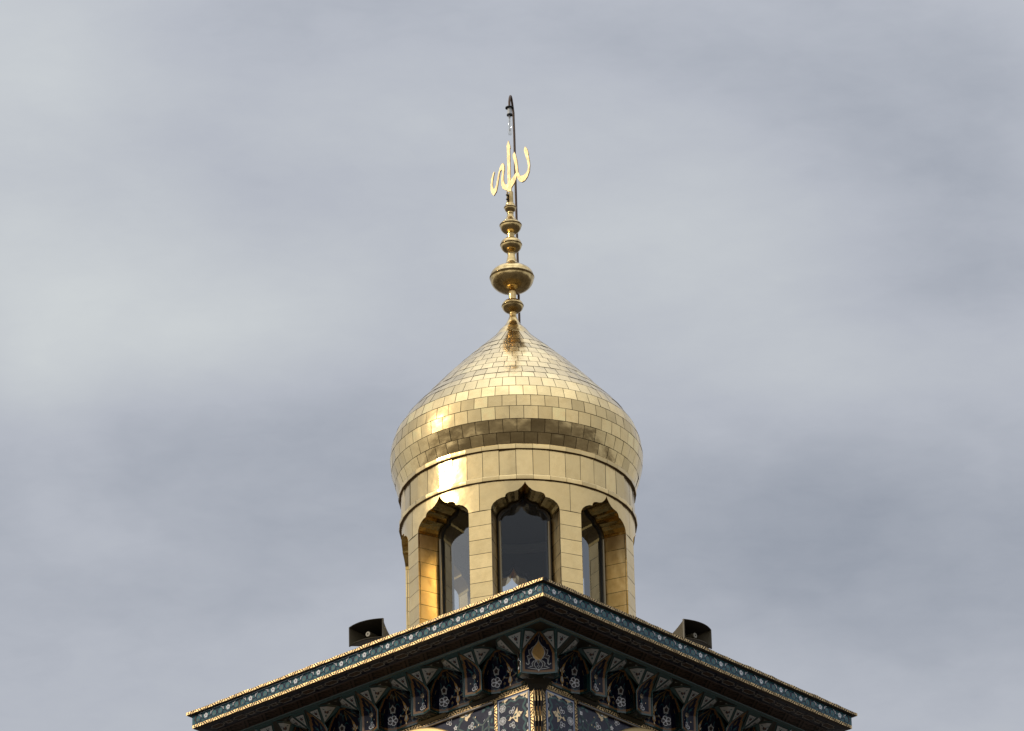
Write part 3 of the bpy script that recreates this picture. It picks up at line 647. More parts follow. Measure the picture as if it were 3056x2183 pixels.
# ------------------------------------------------------------------ walls below the cornice
ZW = -6.0
for k in range(4):
    F = fmap(k)
    fw = lambda x, y, o, F=F: F(x, HW+.004+o, y)
    fz = lambda y, x, o, F=F: F(x, HW+.004+o, y)           # band running down: first coordinate is the height
    gb = MB(); mosaic(gb, fw, -2.44, 2.44, -1.018, -.958, 0, .165)
    poly(gb, fw, [(-2.44, -1.038), (2.44, -1.038), (2.44, -1.026), (-2.44, -1.026)], 'gold_mosaic', .002)
    gb.build('gold_band', tower)
    for sd in (1, -1):
        pm = MB()
        X = lambda u: sd*u
        def sfw(x, y, o): return F(sd*x, HW+.004+o, y)
        def sfz(y, x, o): return F(sd*x, HW+.004+o, y)
        mosaic(pm, sfz, ZW, -1.045, 2.385, 2.438, .002, .158); mosaic(pm, sfz, ZW, -1.045, 1.655, 1.708, .002, .158)
        poly(pm, sfw, [(1.712, ZW), (2.381, ZW), (2.381, -1.045), (1.712, -1.045)], 'frame_blue', .002)
        poly(pm, sfw, [(1.734, ZW), (2.361, ZW), (2.361, -1.068), (1.734, -1.068)], 'pale_blue', .005)
        poly(pm, sfw, [(1.754, ZW), (2.342, ZW), (2.342, -1.090), (1.754, -1.090)], 'navy_wall', .008)
        o = .011
        # scalloped gold and turquoise edging
        y = -1.11; j = 0
        stroke(pm, sfw, [(2.27+.028*math.sin(i*1.25), -1.16-i*.035) for i in range(120)], .040, 'swirl_wall', o)
        stroke(pm, sfw, [(1.775+i*.036, -1.150+.018*math.sin(i*1.3)) for i in range(15)], .030, 'swirl_wall', o)
        for j in range(28):
            yy = -1.145-j*.155
            poly(pm, sfw, [(2.342, yy+.07), (2.302, yy+.05), (2.316, yy+.02), (2.286, yy-.005), (2.310, yy-.03), (2.342, yy-.055)] if j % 2 == 0 else [(2.342, yy+.03), (2.318, yy+.02), (2.322, yy-.03), (2.342, yy-.05)], 'cream' if j % 2 == 0 else 'pale_tile', o+.003)
        for xx in (1.88, 2.08, 2.26): poly(pm, sfw, [(xx-.07, -1.090), (xx-.05, -1.118), (xx-.015, -1.122), (xx, -1.142), (xx+.02, -1.120), (xx+.05, -1.112), (xx+.07, -1.090)], 'cream', o+.003); poly(pm, sfw, [(xx-.03, -1.145), (xx, -1.135), (xx+.025, -1.145), (xx+.01, -1.165)], 'pale_tile', o+.002)
        for r_ in range(8):
            y0 = -1.25-r_*.60
            ring_flower(pm, sfw, 1.83, y0+.03, .062, 6, 'white_tile', o, .009, 70); ring_flower(pm, sfw, 1.83, y0-.17, .066, 8, 'white_tile', o, .009, 90)
            ring_flower(pm, sfw, 1.83, y0-.37, .062, 6, 'white_tile', o, .009, 40)
            ring_flower(pm, sfw, 2.02, y0-.045, .062, 4, 'white_tile', o, .009, 120, start=1); ring_flower(pm, sfw, 2.02, y0-.30, .062, 4, 'white_tile', o, .009, 240, start=1)
            for (cx, cy, r, a0, a1) in ((1.93, y0-.02, .07, 0, 200), (1.90, y0-.27, .08, 90, 280), (2.13, y0-.02, .06, 180, 20), (2.15, y0-.35, .06, 300, 120), (1.95, y0-.15, .06, 200, 30), (2.08, y0-.40, .07, 60, 250), (1.80, y0-.08, .05, 300, 160)):
                swirl(pm, sfw, cx, cy, r, a0, a1, 'swirl_wall', o, .014)
            c = y0-.165
            palm = [(1.93, c-.03), (1.96, c-.02), (1.985, c+.03), (2.01, c), (2.04, c+.005), (2.08, c+.07), (2.13, c+.14), (2.135, c+.04), (2.16, c+.07), (2.20, c+.045), (2.235, c+.04), (2.20, c), (2.17, c-.03), (2.135, c-.02), (2.135, c-.11), (2.09, c-.085), (2.04, c-.015), (2.01, c-.012), (1.98, c-.04)]
            poly(pm, sfw, palm, 'cream', o+.002)
            poly(pm, sfw, leafshape(2.09, c+.025, .07, .035, 30), 'swirl_wall', o+.004); poly(pm, sfw, leafshape(2.09, c-.03, .06, .03, -20), 'swirl_wall', o+.004)
            for q in ((2.165, c+.03), (2.185, c+.005)): poly(pm, sfw, arc(q[0], q[1], .010, .010, 0, 300, 5), 'maroon', o+.004)
        pm.build('tile_panel', tower)
    # middle field: turquoise vine on dark blue, with gilt corner leaves, under a round bar moulding
    mm = MB(); o = .004
    poly(mm, fw, [(-1.65, ZW), (1.65, ZW), (1.65, -1.05), (-1.65, -1.05)], 'navy_wall', .002)
    for sd in (1, -1):
        def sfw(x, y, oo): return F(sd*x, HW+.004+oo, y)
        stem = [(1.64, -1.13), (1.58, -1.24), (1.49, -1.30), (1.42, -1.36), (1.36, -1.34), (1.30, -1.28), (1.22, -1.17)]
        stroke(mm, sfw, stem, .034, 'swirl_wall', o); stroke(mm, sfw, stem, .010, 'maroon', o+.002)
        for pts in ([(1.42, -1.36), (1.40, -1.5), (1.44, -1.7)], [(1.53, -1.28), (1.54, -1.42), (1.52, -1.7)], [(1.64, -1.47), (1.52, -1.42), (1.40, -1.47), (1.33, -1.6)], [(1.36, -1.34), (1.27, -1.36), (1.2, -1.32)], [(1.05, -1.12), (.95, -1.2), (.88, -1.32), (.8, -1.5)], [(.9, -1.28), (1.0, -1.34), (1.12, -1.42)]):
            stroke(mm, sfw, pts, .036, 'swirl_wall', o); stroke(mm, sfw, pts, .008, 'maroon', o+.002)
        for (cx, cy, l, w, r) in ((1.44, -1.13, .10, .05, 20), (1.52, -1.10, .12, .05, -30), (1.60, -1.17, .08, .06, 60), (1.60, -1.34, .10, .05, 80), (1.22, -1.28, .10, .06, 120), (1.13, -1.34, .10, .07, 30), (.98, -1.13, .12, .06, 30), (1.10, -1.45, .12, .07, 80), (.87, -1.22, .08, .05, 100), (1.48, -1.52, .12, .06, 20)):
            poly(mm, sfw, leafshape(cx, cy, l, w, r), 'swirl_wall', o+.001)
        poly(mm, sfw, star(1.57, -1.21, .040, .028, 4, 45), 'white_tile', o+.004); poly(mm, sfw, arc(1.57, -1.21, .010, .010, 0, 300, 5), 'maroon', o+.006)
        poly(mm, sfw, star(.86, -1.25, .045, .026, 5), 'white_tile', o+.004); poly(mm, sfw, arc(.86, -1.25, .010, .010, 0, 300, 5), 'maroon', o+.006)
        ring_flower(mm, sfw, 1.185, -1.315, .062, 3, 'white_tile', o+.002, .011, 60); ring_flower(mm, sfw, .74, -1.12, .06, 3, 'white_tile', o+.002, .011, 60)
        poly(mm, sfw, [(1.44, -1.295), (1.47, -1.27), (1.45, -1.30), (1.43, -1.315)], 'white_tile', o+.004); poly(mm, sfw, [(1.515, -1.34), (1.53, -1.31), (1.54, -1.345)], 'white_tile', o+.004)
        for q in ((1.27, -1.19), (1.26, -1.345), (1.66, -1.50), (1.33, -1.335)): poly(mm, sfw, arc(q[0], q[1], .012, .012, 0, 300, 5), 'cream', o+.004)
        orn = [(.93, -1.085), (.96, -1.10), (1.0, -1.125), (1.04, -1.12), (1.06, -1.13), (1.05, -1.165), (1.08, -1.20), (1.11, -1.205), (1.115, -1.17), (1.16, -1.15), (1.165, -1.12), (1.20, -1.105), (1.25, -1.075)]
        poly(mm, sfw, orn, 'cream', o+.002); poly(mm, sfw, [(1.02, -1.095), (1.06, -1.118), (1.10, -1.128), (1.13, -1.112), (1.16, -1.09)], 'swirl_wall', o+.004); poly(mm, sfw, [(1.05, -1.10), (1.09, -1.118), (1.115, -1.105), (1.07, -1.09)], 'white_tile', o+.006)
    mm.build('vine_panel', tower)
    bm_ = MB(); bm_.tube([F(-1.65, HW+.035, -1.066), F(0, HW+.035, -1.066), F(1.65, HW+.035, -1.066)], .020, 'bar', 12)
    bm_.tube([F(-1.65, HW+.012, -1.046), F(1.65, HW+.012, -1.046)], .012, 'under', 8)
    bm_.build('bar_moulding', tower)
    # big round frame of brushed brass set proud of the wall
    rw = MB(); R0, zc = 1.72, -2.83; rows = []
    for (r, v) in ((R0, HW), (R0, HW+.20), (R0-.008, HW+.214), (R0-.03, HW+.222), (R0-.22, HW+.226), (R0-.24, HW+.20), (R0-.25, HW+.06)):
        rows.append([F(r*math.cos(2*PI*i/96), v, zc+r*math.sin(2*PI*i/96)) for i in range(96)])
    rw.grid(rows, 'brass_brushed', smooth=True, closed=True); rw.face(rows[-1], 'pale_tile')
    rw.build('round_frame', tower)
# ribbed gold columns in the cut corners
for a, b in corners:
    cc = MB(); n0 = (A*a+B*b).normalized(); t0 = (A*a-B*b).normalized(); base = A*a*(HW-cut/2)+B*b*(HW-cut/2)
    def ff(x, y, o, base=base, n0=n0, t0=t0): return base+t0*x+n0*(.006+o)+Vector((0, 0, TOP+y))
    wd = cut*math.sqrt(2)*.5
    for j in range(3):
        xs = [-wd+2*wd*j/3+2*wd/3*i/6 for i in range(7)]
        prof = [.028*math.sin(PI*i/6) for i in range(7)]
        nz = 60
        rows = [[ff(x, ZW+(ZW*-1-1.02)*q/nz, p) for x, p in zip(xs, prof)] for q in range(nz+1)]
        cc.grid(rows, 'gold_mosaic', matfn=lambda i, jj: 'black_tile' if (i+(jj if jj < 3 else 5-jj)) % 4 < 3 else 'gold_mosaic')
    cc.build('corner_column', tower)

# ================================================================== GOLDEN CUPOLA
cup = empty('golden_cupola', (0, 0, TOP)); tag(cup, 'round golden lantern with arched windows under an onion shaped dome', 'dome')
TH0 = PSI - PI/2                       # direction of the near corner, one window faces it
def cyl(R_, th, z): return Vector((R_*math.cos(TH0+th), R_*math.sin(TH0+th), TOP+z))
RW = 1.87
# --- dome: courses of gold sheet tiles over a dark core
CR = [(3.80, 1.893), (3.983, 1.955), (4.190, 2.016), (4.406, 2.035), (4.607, 2.010), (4.807, 1.942), (5.025, 1.801), (5.178, 1.674), (5.356, 1.514), (5.513, 1.374), (5.663, 1.242), (5.817, 1.101), (5.975, .946), (6.126, .796), (6.272, .649), (6.585, .325)]
CN = [56, 56, 56, 56, 56, 56, 54, 52, 50, 48, 46, 42, 34, 26, 22]
dm = MB(); dm.lathe([(TOP+z, r-.012) for z, r in CR], 'seam', 112)
for i, n in enumerate(CN):
    (za, ra), (zb, rb) = CR[i], CR[i+1]; st = random.random() if i > 6 else (.5 if i % 2 else 0)
    gz = .0038/(zb-za); bias = random.uniform(-.3, .3); rowt = random.gauss(0, .0011)
    for j in range(n):
        a0 = 2*PI*(j+st)/n; da = 2*PI/n; ga = .0043/((ra+rb)/2); tone = min(1, max(0, random.gauss(.5+bias, .24)))
        jz = [random.gauss(0, .0019) for _ in range(4)]; pil = random.gauss(.0010, .0018)
        sub = 4; rows = []
        for vi in range(sub+1):
            v = gz+(1-2*gz)*vi/sub; row = []
            for ui in range(sub+1):
                u = ui/sub; th = a0+ga+(da-2*ga)*u
                off = (jz[0]*(1-u)+jz[1]*u)*(1-v)+(jz[2]*(1-u)+jz[3]*u)*v+pil*4*u*(1-u)*4*v*(1-v)+.002*(1-v)+rowt*(1-2*v)*(1 if i > 2 else 0)
                rr = ra+(rb-ra)*v+off; row.append((rr*math.cos(TH0+th), rr*math.sin(TH0+th), TOP+za+(zb-za)*v))
            rows.append(row)
        dm.grid(rows, 'gold_sheet', tone, True)
dm.build('dome', cup)
# --- ring mouldings
NS = 44
def ring_mould(z0, z1, name):
    mb = MB(); mb.lathe([(TOP+z0-.02, RW-.02), (TOP+z0-.004, 1.880), (TOP+z0, 1.898)], 'lip', 88, smooth=False)
    mb.lathe([(TOP+z1, 1.900), (TOP+z1+.012, RW-.02)], 'seam', 88, smooth=False)
    for j in range(NS):
        a0, a1 = 2*PI*(j+.5)/NS+.0012, 2*PI*(j+1.5)/NS-.0012; t = random.random(); q = random.gauss(0, .002)
        pr = [(z0, 1.896), (z0+.003, 1.908), (z0+.03, 1.910), (z1-.012, 1.909), (z1-.002, 1.904), (z1+.004, 1.895)]
        mb.grid([[cyl(r+q*(1 if a == a0 else -1), a, z) for a in (a0, a1)] for z, r in pr], 'gold_panel', t)
    return mb.build(name, cup)
ring_mould(3.722, 3.803, 'ring_moulding'); ring_mould(3.190, 3.266, 'ring_moulding')
# --- drum
dr = MB()
dr.lathe([(TOP+3.15, RW-.012), (TOP+3.80, RW-.012)], 'seam', 88)
for j in range(NS):
    a0, da = 2*PI*(j+.5)/NS, 2*PI/NS; t = random.random(); jz = [random.gauss(0, .0048) for _ in range(4)]; pil = random.gauss(.001, .003)
    rows = []
    for vi in range(6):
        v = vi/5; row = []
        for ui in range(5):
            u = ui/4; off = (jz[0]*(1-u)+jz[1]*u)*(1-v)+(jz[2]*(1-u)+jz[3]*u)*v+pil*4*u*(1-u)*4*v*(1-v)
            row.append(cyl(RW+off-.004*4*u*(1-u)*.3, a0+.0022+(da-.0044)*u, 3.262+(3.716-3.262)*v))
        rows.append(row)
    dr.grid(rows, 'gold_panel', t, True)
ARCH = [(0, 3.16), (.018, 3.118), (.055, 3.07), (.11, 3.02), (.172, 2.995), (.246, 2.985), (.29, 2.967), (.312, 2.938), (.3205, 2.905), (.38, 2.895), (.455, 2.86), (.51, 2.812), (.54, 2.76), (.547, 2.71)]
TW = .547/RW                           # half angle of a window
archL = [(-a/RW, z) for a, z in ARCH[::-1]]; archT = archL + [(a/RW, z) for a, z in ARCH[1:]]
def arch_z(th):
    th = abs(th)
    for (a, z), (b, y) in zip(ARCH, ARCH[1:]):
        if a/RW <= th <= b/RW+1e-9: return lerp(z, y, (th-a/RW)/((b-a)/RW))
    return 2.71
RI, RG = 1.22, 1.42                    # inner wall face, glazing
half = PI/8
for w in range(8):
    c0 = w*PI/4
    # spandrel sheet, one panel per window, seam half way between windows
    ths = sorted(set([-half+.002, -half+.02, half-.02, half-.002]+[-TW, TW]+[t for t, z in archT]+[TW+(half-TW)*i/3 for i in range(1, 3)]+[-TW-(half-TW)*i/3 for i in range(1, 3)]))
    top = 3.196; tone = random.random()
    nrow = 7
    cols = []
    for th in ths:
        lo = arch_z(th) if abs(th) <= TW+1e-9 else 2.714
        cols.append([cyl(RW+.0006*math.sin(7*th+w), c0+th, lerp(lo, top, q/nrow)) for q in range(nrow+1)])
    dr.grid([[cols[i][q] for i in range(len(cols))] for q in range(nrow+1)], 'gold_panel', tone, True)
    inner = [[cyl(RI, c0+th, lerp(arch_z(th) if abs(th) <= TW+1e-9 else 0, 3.45, q)) for th in ths] for q in (0, 1)]
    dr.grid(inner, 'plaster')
    # arch reveal, straight back towards the axis
    dr.grid([[cyl(r, c0+th, z) for th, z in archT] for r in (RW+.002, RW-.012, 1.72, 1.57, RG)], 'gold_reveal', random.random(), False)
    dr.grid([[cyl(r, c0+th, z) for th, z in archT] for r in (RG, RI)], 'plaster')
    # jambs: courses of plates with a slim corner strip
    for sg in (-1, 1):
        th = c0+sg*TW
        dr.grid([[cyl(r, th+sg*.004, z) for r in (RW-.006, RI)] for z in (0, 2.71)], 'seam')
        z = 2.708
        while z > .05:
            z0 = max(z-.2435, 0); t = random.random(); q = random.gauss(0, .0012)
            dr.grid([[cyl(r, th+(q*rr), zz) for r, rr in ((RW-.030, 1), (RG+.045, -1))] for zz in (z0+.004, z-.004)], 'gold_jamb', t)
            dr.grid([[cyl(r, th, zz) for r in (RW+.002, RW-.022)] for zz in (z0+.002, z-.002)], 'gold_panel', t)
            z = z0
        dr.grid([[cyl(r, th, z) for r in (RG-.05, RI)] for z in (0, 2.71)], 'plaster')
    # pier to the next window: flat plates in courses
    ta, tb = c0+TW, c0+PI/4-TW
    dr.grid([[cyl(RW-.010, t, z) for t in (ta, tb)] for z in (0, 2.72)], 'seam'); 
    z = 2.708
    while z > .05:
        z0 = max(z-.2435, 0); t = random.uniform(.38, .68); pa, pb = cyl(RW+.001, ta, 0), cyl(RW+.001, tb, 0)
        jz = [random.gauss(0, .0013) for _ in range(4)]; rows = []; nn = (pa+pb).normalized(); nn.z = 0
        for vi in range(4):
            row = []
            for ui in range(5):
                u, v = ui/4, vi/3; uu = .004+.992*u; p = pa.lerp(pb, uu)
                off = (jz[0]*(1-u)+jz[1]*u)*(1-v)+(jz[2]*(1-u)+jz[3]*u)*v
                row.append(Vector((p.x, p.y, TOP+lerp(z0+.004, z-.004, v)))+Vector((nn.x, nn.y, 0)).normalized()*off)
            rows.append(row)
        dr.grid(rows, 'gold_panel', t, True); z = z0
dr.build('drum', cup)
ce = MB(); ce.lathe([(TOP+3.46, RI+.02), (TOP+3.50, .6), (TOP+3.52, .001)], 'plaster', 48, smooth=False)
ce.lathe([(TOP+3.30, RI), (TOP+3.30, RI-.14), (TOP+3.40, RI-.14)], 'beam', 48, smooth=False)
ce.build('ceiling', cup)
for w in range(8):
    c0 = w*PI/4; wn = MB(); d = RG-.02
    tang = Vector((-math.sin(TH0+c0), math.cos(TH0+c0), 0)); nor = Vector((math.cos(TH0+c0), math.sin(TH0+c0), 0))
    P = lambda x, y, z: nor*(d+y)+tang*x+Vector((0, 0, TOP+z))
    outl = [(d*math.tan(t)*.985, z-.004) for t, z in archT]; outl = [(outl[0][0], .0)]+outl+[(outl[-1][0], .0)]
    fr_in = [(x*.90, z-.022 if z > .01 else z) for x, z in outl]
    for y in (-.03, .03): wn.grid([[P(x, y, z) for x, z in outl], [P(x, y, z) for x, z in fr_in]], 'window_metal')
    wn.grid([[P(x, y, z) for x, z in fr_in] for y in (-.03, .03)], 'window_metal')
    for sg in (-1, 1): wn.tube([P(sg*fr_in[0][0]*1.03, .04, 0), P(sg*fr_in[0][0]*1.03, .04, 2.66)], .022, 'window_post', 8)
    wf = wn.build('window', cup)
    pn = MB(); pn.face([P(x, 0, z) for x, z in fr_in], 'pane_glass')
    po = pn.build('pane', None); po.parent = wf; po.matrix_parent_inverse = wf.matrix_world.inverted() if False else Matrix.Identity(4)
    po.matrix_parent_inverse = (Matrix.Translation(Vector((0, 0, TOP)))@wf.matrix_parent_inverse).inverted()

# ================================================================== GOLDEN FINIAL
fin = empty('golden_finial', (0, 0, TOP+6.56)); tag(fin, 'turned golden finial of stacked bulbs crowned by gold Arabic lettering', 'finial')
Hh = 34.4194
def prof(lst): return [(TOP+z-Hh, r) for z, r in lst]
def turned(name, lst, seg=64):
    m_ = MB(); m_.lathe(prof(lst), 'gold_turned', seg); return m_.build(name, fin, weld=True)
turned('collar', [(Hh+6.52, .30), (Hh+6.560, .332), (Hh+6.572, .336), (Hh+6.582, .328), (41.079, .268), (41.145, .225), (41.199, .169), (41.271, .116), (41.343, .081), (41.385, .067), (41.395, .063), (41.402, .059), (41.50, .058)])
def dish(zc, R_, cb, ct, neck_b, neck_t):
    """two spun dishes soldered at the rim, a small bead on the joint"""
    lo_ = [(zc-.006-cb*math.sin(a), max(neck_b, (R_-.008)*math.cos(a)**.85)) for a in [PI/2*k/10 for k in range(10, 0, -1)]]
    up2 = [(zc+.006+ct*math.sin(a), max(neck_t, (R_-.008)*math.cos(a)**.85)) for a in [PI/2*k/10 for k in range(1, 11)]]
    return lo_+[(zc-.005, R_-.007), (zc-.003, R_), (zc+.003, R_), (zc+.005, R_-.007)]+up2
turned('bulb', dish(41.60, .182, .120, .105, .058, .060)+[(41.75, .060), (41.86, .062), (41.90, .068), (41.925, .080)])
turned('bulb', dish(42.12, .367, .255, .20, .062, .150)[:-2]+[(42.325, .160), (42.345, .128), (42.38, .100), (42.43, .083), (42.49, .068), (42.54, .061), (42.546, .061), (42.549, .067), (42.562, .067), (42.565, .059), (42.62, .058)])
turned('bulb', dish(42.72, .182, .135, .115, .058, .060)+[(42.90, .058), (42.96, .058)])
turned('bulb', dish(43.082, .185, .150, .06, .058, .125)[:-1]+[(43.125, .150), (43.145, .130), (43.17, .105), (43.20, .083), (43.24, .062), (43.28, .050), (43.292, .050), (43.295, .055), (43.306, .055), (43.309, .047)]+dish(43.41, .104, .085, .05, .048, .075)+[(43.475, .072), (43.488, .058), (43.495, .05)])
# slotted socket that clamps the lettering, two bolts in its slot
PAZ = math.radians(-26.5)                # the plate is turned a little to the left of the viewer
pn_ = Vector((math.sin(PAZ), -math.cos(PAZ), 0)); pt_ = Vector((math.cos(PAZ), math.sin(PAZ), 0))
sk = MB(); rows = []
angs = [math.radians(-118+20+ (320)*i/28) for i in range(29)]
for z, r in ((43.48, .056), (43.695, .056), (43.695, .040), (43.48, .040)):
    rows.append([Vector((r*math.cos(a), r*math.sin(a), TOP+z-Hh)) for a in angs])
sk.grid(rows, 'gold_turned', smooth=False)
sk.lathe([(TOP+43.48-Hh, .036), (TOP+43.64-Hh, .036), (TOP+43.64-Hh, .001)], 'gold_edge', 20)
soc = sk.build('socket', fin)
for zz in (43.545, 43.625):
    b = MB(); p0 = Vector((-.050, -.042, TOP+zz-Hh)); b.tube([p0+Vector((.03, .025, 0)), p0, p0+Vector((-.012, -.010, 0))], [.016, .016, .010], 'black_rubber', 8)
    o = b.build('bolt', None); o.parent = soc; o.matrix_parent_inverse = (Matrix.Translation(Vector(fin.location))@soc.matrix_parent_inverse).inverted()
LT = [(.0015,10.2408),(.0282,10.1354),(.0323,10.0923),(.0222,10.0926),(.023,9.8995),(.0201,9.4859),(.0709,9.5628),(.114,9.6328),(.1029,9.7544),(.0876,9.8548),(.0703,9.9267),(.0687,9.9697),(.0952,10.0233),(.1154,9.9683),(.1358,9.8677),(.152,9.6388),(.1882,9.5694),(.226,9.5726),(.2709,9.6069),(.3063,9.663),(.3159,9.7483),(.3018,9.8487),(.2786,9.9351),(.2558,10.0359),(.2591,10.0716),(.2779,10.1183),(.3071,10.0702),(.3277,9.9837),(.3222,9.9624),(.34,9.8619),(.3464,9.7617),(.3349,9.6479),(.3011,9.5491),(.2553,9.4792),(.2106,9.452),(.167,9.4703),(.1404,9.518),(.1216,9.5756),(.1113,9.5118),(.0781,9.4344),(.0323,9.3575),(.0243,9.2838),(-.036,9.2855),(-.038,9.3083),(-.0693,9.3149),(-.1126,9.3474),(-.1337,9.4191),(-.131,9.5471),(-.1164,9.6394),(-.1115,9.6891),(-.1303,9.6968),(-.1499,9.6617),(-.1672,9.5624),(-.1891,9.4207),(-.2143,9.3005),(-.26,9.2208),(-.2908,9.2529),(-.3081,9.3245),(-.307,9.4382),(-.2949,9.5376),(-.2704,9.6224),(-.2505,9.6703),(-.2394,9.6614),(-.2559,9.5934),(-.2731,9.4942),(-.2777,9.3947),(-.2612,9.3445),(-.2382,9.358),(-.218,9.4215),(-.1967,9.5348),(-.1754,9.6482),(-.1415,9.7613),(-.1152,9.8106),(-.0898,9.8198),(-.0755,9.7809),(-.0772,9.7024),(-.092,9.603),(-.0929,9.5033),(-.0732,9.4245),(-.0356,9.4163),(-.0267,9.4232),(-.0256,9.758),(-.0271,10.0869),(-.0298,10.1371)]
TANE = .4885
def plate(th):
    out = []
    for x, z in LT:
        xx = x/math.cos(PAZ); q = pt_*xx
        out.append(q+pn_*th+Vector((0, 0, TOP+z+q.y*TANE)))     # true height of a point that stands nearer or farther than the axis
    return out
from mathutils.geometry import delaunay_2d_cdt
n = len(LT); cv, ce_, cf, _, _, _ = delaunay_2d_cdt([Vector(p) for p in LT], [], [list(range(n))], 1, 1e-6)
LT0 = LT; LT = [(p.x, p.y) for p in cv]; A0, A1 = plate(.013), plate(-.013); m0 = len(LT)
LT = LT0; B0, B1 = plate(.013), plate(-.013)
vv = A0+A1+B0+B1
ff_ = [tuple(f) for f in cf]+[tuple(i+m0 for i in f[::-1]) for f in cf]
nside = len(ff_)
ff_ += [(2*m0+i, 2*m0+(i+1) % n, 2*m0+n+(i+1) % n, 2*m0+n+i) for i in range(n)]
me = bpy.data.meshes.new('lettering'); me.from_pydata([tuple(v) for v in vv], [], ff_); me.materials.append(MAT['gold_letter']); me.materials.append(MAT['gold_edge'])
me.polygons.foreach_set('material_index', [0]*nside+[1]*n); me.update()
lo = bpy.data.objects.new('lettering', me); COL.objects.link(lo); lo.parent = fin; lo.matrix_parent_inverse = Matrix.Translation(-Vector(fin.location))

# ================================================================== HOOKED LAMP
PX, PY = .098, .385
lamp = empty('hooked_lamp', (PX, PY, TOP+6.50)); tag(lamp, 'clear tube lamp hanging from a thin rusty hooked pipe behind the finial', 'lamp')
zk = 0.187                             # the pipe stands behind the axis, so it rises higher than it looks
pp = MB(); path = [(PX+.006, PY, TOP+6.50), (PX+.002, PY, TOP+9.3)]
path += [(PX, PY, TOP+10.55), (PX-.004, PY, TOP+10.85)]
for i in range(13):
    a = PI*i/12; path.append((lerp(PX-.004, .03, i/12), PY/2+PY/2*math.cos(a), TOP+10.97+.19*math.sin(a)))
path += [(.03, 0, TOP+10.90), (.031, 0, TOP+10.865)]
pp.tube(path, .0195, 'pipe_rust', 12); pp.build('pipe', lamp)
sd_ = MB(); sd_.lathe([(TOP+10.885, .02), (TOP+10.882, .045), (TOP+10.868, .070), (TOP+10.852, .072), (TOP+10.850, .066), (TOP+10.860, .02)], 'black_rubber', 24, (.031, 0)); sd_.build('shade', lamp)
sc_ = MB(); sc_.lathe([(TOP+10.86, .030), (TOP+10.84, .036), (TOP+10.76, .040), (TOP+10.735, .044), (TOP+10.72, .040)], 'porcelain', 24, (.031, 0))
sc_.lathe([(TOP+10.742, .042), (TOP+10.735, .050), (TOP+10.712, .050), (TOP+10.705, .040), (TOP+10.705, .001)], 'black_rubber', 24, (.031, 0)); sc_.build('lamp_holder', lamp)
tb = MB(); tb.lathe([(TOP+10.71, .030), (TOP+10.68, .0345), (TOP+10.40, .0345), (TOP+10.37, .031), (TOP+10.352, .021), (TOP+10.345, .001)], 'lamp_glass', 20, (.028, 0))
tbo = tb.build('bulb', lamp)
fl = MB(); fl.tube([(.028, 0, TOP+10.70), (.027, 0, TOP+10.55), (.028, 0, TOP+10.42)], .003, 'filament', 6)
for a, b, r in ((10.70, 10.665, .012), (10.615, 10.595, .006), (10.46, 10.425, .009)): fl.tube([(.027, 0, TOP+a), (.028, 0, TOP+b)], r, 'filament', 8)
fo = fl.build('filament', None); fo.parent = tbo; fo.matrix_parent_inverse = (Matrix.Translation(Vector(lamp.location))@tbo.matrix_parent_inverse).inverted()

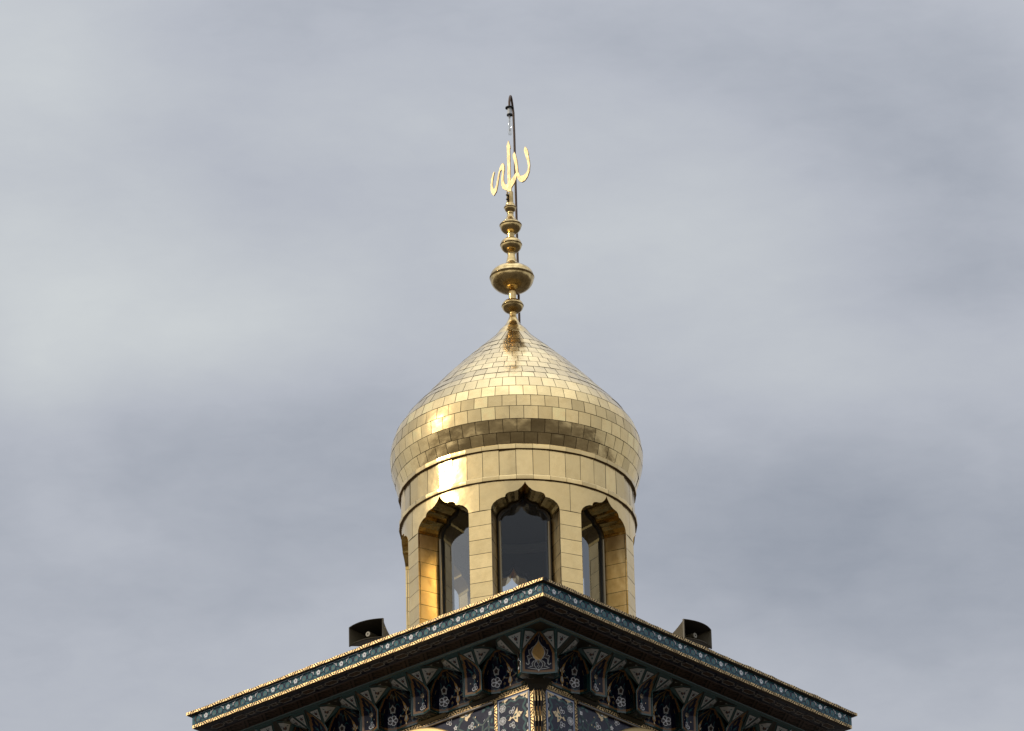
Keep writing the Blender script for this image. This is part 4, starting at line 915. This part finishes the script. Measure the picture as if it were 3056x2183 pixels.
# ================================================================== HORN LOUDSPEAKERS on the roof edge
def horn(face, uc, vdist, zc, turn, label):
    n, m = FACES[face]; c = n*vdist+m*uc+Vector((0, 0, TOP+zc))
    rt = Matrix.Rotation(turn, 3, 'Z'); n2 = rt@n; ax = Vector((0, 0, 1)).cross(n2)     # width axis
    root = empty('horn_loudspeaker', (c.x, c.y, TOP)); tag(root, label, 'loudspeaker', 'horn loudspeakers on the roof edge')
    P = lambda x, y, z: c+ax*x+n2*y+Vector((0, 0, z))
    W2, H2 = .312, .155
    def sec(t):                                                # t 0 throat .. 1 mouth
        w = .13+(W2-.13)*t**1.25; h = .06+(H2-.06)*t**1.35; y = -.52+.52*t
        pts = []
        K = 10
        for i in range(K+1): x = -1+2*i/K; pts.append((w*x, y+(.085*(1-x*x))*t**3, h))
        for i in range(1, 5): pts.append((w, y, h-2*h*i/5))
        for i in range(K+1): x = 1-2*i/K; pts.append((w*x, y+(.085*(1-x*x))*t**3, -h))
        for i in range(1, 5): pts.append((-w, y, -h+2*h*i/5))
        return pts
    hb = MB(); tl = [0, .15, .3, .45, .6, .75, .88, 1]
    hb.grid([[P(x, y, z) for x, y, z in sec(t)] for t in tl], 'horn_paint', closed=True)
    hb.grid([[P(x*.965, y+.004, z*.95) for x, y, z in sec(t)] for t in tl], 'horn_dark', matfn=lambda i, j: 'horn_dark' if j < 10 or i < 2 else 'horn_paint', closed=True)  # upper inside and throat painted in shade, other inner walls keep the paint
    s1 = sec(1)
    hb.grid([[P(x*.965, y+.004, z*.95) for x, y, z in s1], [P(x*1.0, y+.010, z*1.0) for x, y, z in s1], [P(x*1.02, y+.002, z*1.03) for x, y, z in s1], [P(x*1.02, y-.022, z*1.03) for x, y, z in s1], [P(x, y-.024, z) for x, y, z in s1]], 'horn_paint', closed=True)
    hb.face([P(x, y, z) for x, y, z in sec(0)], 'horn_paint')
    hb.build('horn', root)
    ph = MB(); ph.tube([P(0, -.50, -.005), P(0, -.20, -.008), P(0, -.06, -.01)], [.062, .052, .043], 'horn_paint', 18)
    r0 = [P(.043*math.cos(i*PI/9), -.058, -.01+.043*math.sin(i*PI/9)) for i in range(18)]; r1 = [P(.040*math.cos(i*PI/9), -.050, -.01+.040*math.sin(i*PI/9)) for i in range(18)]; r2 = [P(.015*math.cos(i*PI/9), -.050, -.01+.015*math.sin(i*PI/9)) for i in range(18)]; r3 = [P(.015*math.cos(i*PI/9), -.075, -.01+.015*math.sin(i*PI/9)) for i in range(18)]
    ph.grid([r0, r1, r2], 'horn_tip', closed=True); ph.grid([r2, r3], 'horn_dark', closed=True); ph.face(r3, 'horn_dark')
    ph.build('phase_plug', root)
    dv = MB(); dv.tube([P(0, -.50, 0), P(0, -.53, 0), P(0, -.55, 0), P(0, -.74, 0), P(0, -.76, 0)], [.06, .085, .09, .09, .06], 'horn_paint', 20); dv.build('driver', root)
    br = MB(); zf = -zc-.0
    for sg in (-1, 1): br.tube([P(sg*.11, -.44, 0), P(sg*.11, -.44, zf+.03), P(sg*.11, -.44, zf)], .014, 'steel', 8)
    br.tube([P(-.13, -.44, 0), P(.13, -.44, 0)], .012, 'steel', 8); br.box((0, -.44, zf+.008), (.34, .12, .016), 'steel', P)
    br.build('mount', root)
    return root
horn(0, -.10, 3.50, .345, math.radians(9), 'dark horn loudspeaker left of the golden drum, its plug ending in a pale ring')
horn(1, -.145, 3.50, .340, math.radians(-2), 'dark horn loudspeaker right of the golden drum, its plug ending in a plain pale disc')
